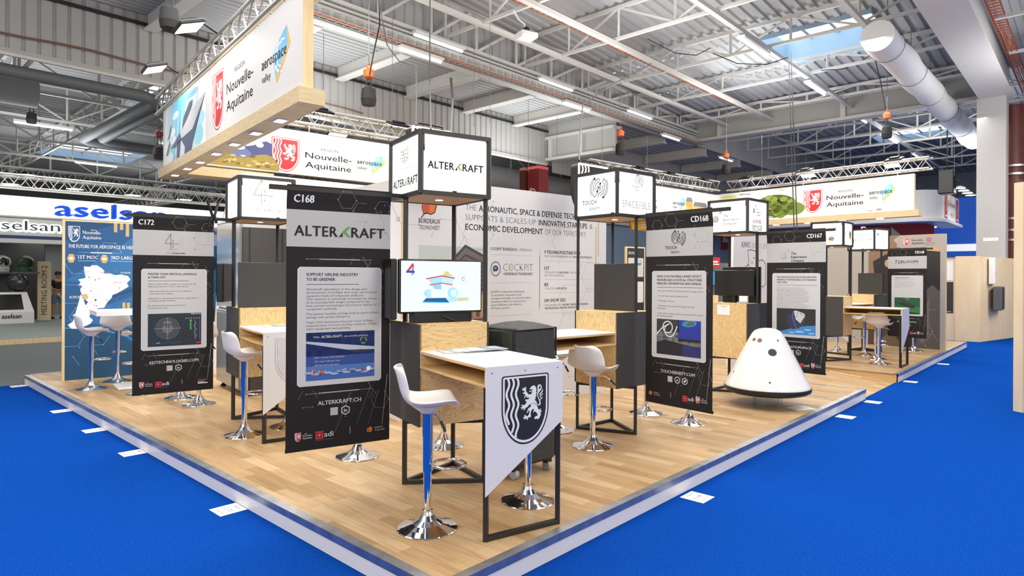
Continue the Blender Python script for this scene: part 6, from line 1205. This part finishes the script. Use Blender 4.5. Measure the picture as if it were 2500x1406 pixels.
plain_truss((-6, 18.3), Uv, 15, 3.85, 'aluminium truss above the blue lettered fascia'); plain_truss((-6, 22.5), Uv, 17, 4.6, 'aluminium truss further inside the neighbouring stand'); plain_truss((5.2, 18.5), Vv, 8, 3.9, 'aluminium truss running inward from the blue lettered fascia')
for i, (px, py, d) in enumerate(((25, 450, 19), (183, 462, 19.5), (68, 427, 24), (325, 477, 20.5), (450, 488, 21), (520, 476, 22))):
    p = at(px, py, d); t = thing('floodlight', p, ROTU, 'round lamp above the blue lettered fascia, %s in the row' % ords[i], 'floodlight', 'lamps above the blue lettered fascia')
    mb = MB(); mb.lathe([(.1, .16), (.22, .06), (.24, .0)], (0, 0, 0), 'blk', 18); mb.build('housing', t); mb = MB(); mb.lathe([(0, -.01), (.23, .0)], (0, 0, 0), 'lamp', 18); mb.build('lens', t)
area('stand_fill', uv(0, 23, 2.9), 4, 70, rot=(0, 0, ROTU)); area('stand_fill', uv(4, 26.5, 2.9), 3, 60, rot=(0, 0, ROTU))  # added fill under the canopy to brighten the dark stand interior
# person at the meeting room
def person(p, yaw):
    t = thing('person', p, yaw, 'person in dark T-shirt and denim shorts, looking at something held in both hands', 'person')
    def skin(name, V, E_, mt, root=0):
        me = bpy.data.meshes.new(name); me.from_pydata([v[:3] for v in V], E_, []); me.materials.append(M[mt] if isinstance(mt, str) else mt); o = bpy.data.objects.new(name, me); COL.objects.link(o); o.parent = t
        s = o.modifiers.new('skin', 'SKIN'); s.use_smooth_shade = True
        for i, v in enumerate(V): me.skin_vertices[0].data[i].radius = (v[3], v[4] if len(v) > 4 else v[3])
        me.skin_vertices[0].data[root].use_root = True
        o.modifiers.new('sub', 'SUBSURF').render_levels = 2; return o
    sk = mat('skin', '#b98a6c', .55)
    V = [(0, 0, .95, .13, .1), (0, 0, 1.15, .12, .09), (0, 0, 1.36, .14, .09), (0, .0, 1.48, .055), (0, -.02, 1.58, .075, .09), (0, -.03, 1.70, .07, .085),
         (.19, 0, 1.40, .05), (.24, .0, 1.12, .042), (.10, -.24, 1.06, .033), (.06, -.31, 1.07, .03), (-.19, 0, 1.40, .05), (-.24, .0, 1.12, .042), (-.10, -.24, 1.06, .033), (-.06, -.31, 1.07, .03),
         (.09, 0, .85, .085), (.11, -.02, .48, .058), (.11, .01, .27, .055), (.11, .03, .06, .036), (.12, -.1, .03, .035), (-.09, 0, .85, .085), (-.12, .05, .48, .058), (-.13, .12, .27, .055), (-.14, .16, .06, .036), (-.15, .04, .03, .035)]
    E_ = [(0, 1), (1, 2), (2, 3), (3, 4), (4, 5), (2, 6), (6, 7), (7, 8), (8, 9), (2, 10), (10, 11), (11, 12), (12, 13), (0, 14), (14, 15), (15, 16), (16, 17), (17, 18), (0, 19), (19, 20), (20, 21), (21, 22), (22, 23)]
    skin('body', V, E_, sk)
    for s in (1, -1):
        F = []
        for k in range(4): F.append([(s * (.05 - .022 * k), -.335, 1.075), (s * (.045 - .022 * k), -.385 - .008 * (k in (1, 2)), 1.085), (s * (.02 - .018 * k), -.40, 1.11)])
        F.append([(s * .07, -.32, 1.09), (s * .055, -.35, 1.115), (s * .03, -.36, 1.125)])
        mb = MB()
        for f in F: mb.tube(f, [.0095, .009, .007], sk, 8)
        mb.build('fingers', t)
    skin('shirt', [(0, 0, .98, .155, .125), (0, 0, 1.18, .145, .115), (0, 0, 1.38, .155, .11), (0, 0, 1.46, .08), (.19, 0, 1.40, .07), (.235, 0, 1.2, .062), (-.19, 0, 1.40, .07), (-.235, 0, 1.2, .062)], [(0, 1), (1, 2), (2, 3), (2, 4), (4, 5), (2, 6), (6, 7)], mat('dark_shirt', '#23252c', .8))
    skin('shorts', [(0, 0, .98, .15, .12), (.095, 0, .84, .105), (.115, -.015, .55, .095), (-.095, 0, .84, .105), (-.125, .04, .55, .095)], [(0, 1), (1, 2), (0, 3), (3, 4)], mat('denim', '#6d7f90', .8))
    mb = MB(); mb.lathe([(.105, 1.63), (.105, 1.69), (.085, 1.75), (.03, 1.785), (.0, 1.79)], (0, .0, 0), mat('dark_hair', '#2a211c', .7), 16); mb.build('hair', t)
    for x, y in ((.12, -.06), (-.15, .08)): mb = MB(); mb.box((x, y, .04), (.09, .26, .08), 'blk', b=.02); mb.build('shoe', t)
    mb = MB(); mb.box((0, -.4, 1.09), (.07, .012, .14), 'blk'); mb.build('phone', t)
    mb = MB()
    for x in (.035, -.035): mb.sphere((x, -.118, 1.665), .011, 'ink', 8)
    mb.box((0, -.122, 1.635), (.022, .03, .04), sk, b=.006); mb.box((0, -.112, 1.595), (.045, .01, .01), mat('lips', '#8f5d50'))
    for x in (.082, -.082): mb.box((x, -.02, 1.64), (.02, .035, .055), sk, b=.006)
    mb.build('face_features', t)
pp = at(141, 775, 23.5); person((pp.x, pp.y, -.05), 1.0)
# --- blue / red / white stands at the far end, local u,v
t = thing('far_fascia', (OX, OY, 0), ROTU, 'large pale rounded fascia with lit red flag prints on its end', 'fascia')
mb = MB(); pts = [(27.6, 12.7)] + [(27.6 + 1.0 - 1.0 * math.cos(a), 3.2 - 1.0 * math.sin(a)) for a in [PI / 2 * i / 8 for i in range(9)]] + [(32.5, 2.2), (32.5, 2.6), (28.6, 2.6), (28.0, 3.2), (28.0, 12.7)]
mb.prism(pts, 4.0, 5.15, 'paintw'); mb.prism([(27.45, 12.7)] + [(27.45 + 1.15 - 1.15 * math.cos(a), 3.2 - 1.15 * math.sin(a)) for a in [PI / 2 * i / 8 for i in range(9)]] + [(32.5, 2.05), (32.5, 2.8), (28.8, 2.8), (28.4, 3.2), (28.4, 12.7)], 3.88, 4.0, 'white'); mb.build('shell', t)
mb = MB(); P = Print()
for x in (.25, 3.0): P.rect(x, .1, x + .6, 1.55, 'red', 1); P.poly([(x + .1, .6), (x + .3, 1.4), (x + .5, .9), (x + .4, .5)], 'orange', 2); P.poly([(x + .2, .8), (x + .3, 1.3), (x + .4, .9)], 'yellow', 3); P.rect(x + .1, .2, x + .5, .3, 'wht', 2)
P.text('Occitanie', 1.0, .95, .32, 'ink', 2, w=1.7, bold=-.01); P.text('AD\u2019OCC', 1.6, .35, .2, 'inkg', 2); P.put(mb, (28.7, 2.2, 4.02), (1, 0, 0), 1, .68, eps=.004); mb.build('flag_prints', t)
for i, u in enumerate((29.0, 30.0, 31.0, 32.0)):
    q = uv(u, 1.7, 5.25); t2 = thing('arm_lamp', q, ROTU, 'round arm lamp lighting the red flag prints, %s along' % ords[i], 'lamp', 'arm lamps over the flag prints')
    mb = MB(); mb.lathe([(.05, .1), (.18, .04), (.2, 0)], (0, 0, 0), 'wht', 16); mb.tube([(0, 0, .1), (0, .3, .2), (0, .5, 0)], .02, 'blk', 6); mb.build('housing', t2); mb = MB(); mb.lathe([(0, -.004), (.19, 0)], (0, 0, 0), 'lamp', 16); mb.build('lens', t2)
area('flag_lamp_light', uv(30.4, 1.2, 5.2), 3.4, 110, rot=(-.5, 0, ROTU), sy=.3)
t = thing('red_wall', (OX, OY, 0), ROTU, 'dark red hanging wall with a row of pale triangles', 'partition wall')
mb = MB(); mb.bx(31, 31.1, 2.9, 12.7, 3.1, 4.6, mat('wall_red', '#8a1f28', .6)); P = Print()
for i in range(8): P.poly([(i * 1.15, .75), (i * 1.15, 1.2), (i * 1.15 + .45, .75)], 'panelg', 1)
P.put(mb, (31, 12.6, 2.75), (0, -1, 0), eps=.004); mb.build('panel', t)
t = thing('blue_fascia', (OX, OY, 0), ROTU, 'bright blue fascia with a white swoosh in the distance', 'fascia')
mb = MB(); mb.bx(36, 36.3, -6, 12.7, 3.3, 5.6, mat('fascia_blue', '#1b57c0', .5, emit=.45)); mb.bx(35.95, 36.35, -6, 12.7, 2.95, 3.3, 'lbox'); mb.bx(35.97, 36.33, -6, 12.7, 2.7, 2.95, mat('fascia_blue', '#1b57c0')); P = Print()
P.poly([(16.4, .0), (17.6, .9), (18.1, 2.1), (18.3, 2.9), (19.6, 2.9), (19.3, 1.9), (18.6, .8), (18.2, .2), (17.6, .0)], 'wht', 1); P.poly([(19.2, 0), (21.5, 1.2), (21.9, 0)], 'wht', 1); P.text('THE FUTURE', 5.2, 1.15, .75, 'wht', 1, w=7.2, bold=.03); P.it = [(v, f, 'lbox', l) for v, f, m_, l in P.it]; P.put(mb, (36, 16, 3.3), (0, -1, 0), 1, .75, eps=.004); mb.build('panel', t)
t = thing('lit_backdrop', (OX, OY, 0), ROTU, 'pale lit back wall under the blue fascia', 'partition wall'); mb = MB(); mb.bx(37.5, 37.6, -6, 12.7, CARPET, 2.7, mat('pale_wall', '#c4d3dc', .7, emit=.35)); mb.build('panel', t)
# --- birch panelled booth by the column
t = thing('birch_booth', (OX, OY, 0), ROTU, 'birch panelled booth wall beside the grey column', 'partition wall')
mb = MB(); mb.bx(19.4, 19.5, -.04, 5, CARPET, 2.15, 'birch'); mb.bx(19.36, 19.5, -.08, .5, CARPET, 2.22, 'birch'); mb.box((21.0, -.4, 1.03), (3.3, .08, 2.34), 'birch', rz=-.218); mb.build('panelling', t)
mb = MB(); P = Print(); P.rect(0, 1.55, 2.3, 2.08, 'wht', 1); Q = Print(); Q.sub(valley_logo(), .75, 1.7, .42, .22); P.it += [(v, f, m_, l + 1) for v, f, m_, l in Q.it]
P.rect(0, .62, 2.3, 1.5, pmat('#2a2c33'), 1); P.sub(valley_logo(), .75, 1.22, .2, .11, l=1); P.ell(1.0, .68, .45, .15, pmat('#35558a'), 2); P.arc(1.1, .85, .85, 20, 130, .015, 'panelg', 3, 20, ry=.45); P.poly([(1.3, 1.25), (1.7, 1.32), (1.85, 1.26), (1.5, 1.2)], 'panelg', 3); P.poly([(.9, 1.1), (1.3, 1.2), (1.2, 1.08)], 'inkl', 3)
for i, s_ in enumerate(('Joining the largest', 'European Aerospace', 'Network!')): P.text(s_, .62, 1.03 - i * .07, .04, 'wht', 3, w=.16 * len(s_) * .5, bold=.03)
P.text('more info', 1.95, .72, .03, 'gold', 3, 'c'); P.rect(1.55, .66, 2.25, .67, 'wht', 3); P.ell(1.85, .85, .06, .05, 'panelg', 3); P.put(mb, (19.4, 2.85, 0), (0, -1, 0), eps=.003); mb.build('posters', t)
t = thing('wall_cabinet', (OX, OY, 0), ROTU, 'small white electric box on the birch booth', 'box'); mb = MB(); mb.bx(19.75, 20.15, -.35, -.21, 1.45, 2.18, 'white', b=.01); mb.build('body', t)
mb = MB(); mb.bx(19.95, 20.0, -.355, -.35, 1.7, 1.8, 'inkl'); mb.build('latch', t)
t = thing('wall_speaker', (OX, OY, 0), ROTU, 'grey square loudspeaker mounted on the birch booth', 'loudspeaker'); mb = MB(); mb.bx(19.8, 20.5, -.5, -.3, .72, 1.38, mat('speaker_grey', '#55585c', .8), b=.02); mb.build('cabinet', t)
mb = MB(); mb.bx(19.84, 20.46, -.505, -.5, .76, 1.34, 'cover'); mb.build('grille', t)
mb = MB(); mb.box((.6, 0, 1.36), (1.2, .12, 3.0), 'birch'); tag(mb.build('wooden_partition', None, (6.62, 8.3, 0), .25), 'tall pale wooden partition at the aisle edge', 'partition wall')
# --- stands seen through the middle gap
t = thing('exhibit_board', (2.86, 15.9, 0), RP - .1, 'dark printed stand panel headed D176 in a wooden frame', 'stand panel')
mb = MB(); mb.bx(0, .66, 0, .06, CARPET, 2.36, 'pine'); P = Print(); P.rect(.03, .05, .63, 2.33, pmat('#1d1f26'), 0); P.rect(.06, 1.6, .6, 2.08, 'panelg', 1, .02); P.text('D176', .08, 2.17, .07, 'wht', 1, bold=.03); P.sub(valley_logo(), .14, 1.82, .14, .14, l=1); P.rect(.3, .95, .6, 1.48, 'cardg', 1, .02); P.text('ENGINEERS', .1, 1.54, .03, 'wht', 1); P.put(mb, (0, 0, 0), (1, 0, 0), eps=.002); mb.build('panel', t)
t = thing('hanging_sign', at(1560, 535, 20), RP, 'yellow hanging board with small blue and red marks', 'sign'); mb = MB(); mb.add([(-.5, 0, .28), (1.2, 0, .28), (1.2, 0, -.35), (-.35, 0, -.35)], [(0, 1, 2, 3)][::-1], 'yellow'); mb.add([(-.5, .05, .28), (1.2, .05, .28), (1.2, .05, -.35), (-.35, .05, -.35)], [(0, 1, 2, 3)], 'yellow'); mb.bx(-.42, 1.2, .0, .05, .27, .3, 'yellow'); mb.bx(-.35, 1.2, 0, .05, -.36, -.33, 'inkl'); P = Print(); P.ell(.65, .5, .06, .06, 'navy', 1); P.ell(1.1, .5, .06, .06, 'red', 1)
for y in (.1, .18, .26): P.rect(.6, y, 1.5, y + .03, 'wht', 1)
P.put(mb, (-.5, -.001, -.35), (1, 0, 0), eps=.003); mb.build('board', t)
mb = MB(); mb.bx(0, .28, 0, .3, CARPET, 1.95, 'orange'); tag(mb.build('sign_totem', None, at(1498, 790, 19).xy.to_3d(), RP), 'orange totem behind the charcoal display board', 'totem')
t = thing('red_sign', at(1745, 640, 17), RP, 'small red sign with white lettering between two banners', 'sign'); mb = MB(); mb.bx(-.25, .25, 0, .03, -.13, .13, 'red'); P = Print(); P.rect(.1, .12, .4, .16, 'wht', 1); P.rect(.1, .06, .45, .09, 'wht', 1); P.put(mb, (-.25, 0, -.13), (1, 0, 0), eps=.003); mb.build('board', t)
t = thing('stand_backdrop', at(1745, 790, 17.5).xy.to_3d(), RP, 'grey and bright blue stand backdrop behind the switched-off monitor', 'partition wall'); mb = MB(); mb.bx(-1.0, 1.6, 0, .05, CARPET, 2.0, 'dgrey'); mb.bx(-1.0, 1.2, -.06, 0, 1.4, 1.75, emat('#2f8fd8', .6)); mb.build('panel', t)
# mic clamp above the far stands and black projector
t = thing('hall_speaker', at(2312, 445, 24), ROTU, 'black loudspeaker hanging above the pale rounded fascia', 'loudspeaker'); mb = MB(); mb.box((0, 0, 0), (.6, .5, .9), 'blk', b=.03); mb.build('cabinet', t); mb = MB(); mb.tube([(0, 0, .45), (0, 0, 2.9)], .02, 'blk', 6); mb.build('hanger', t)
bpy.data.objects.remove(_fo); bpy.data.curves.remove(_fc)
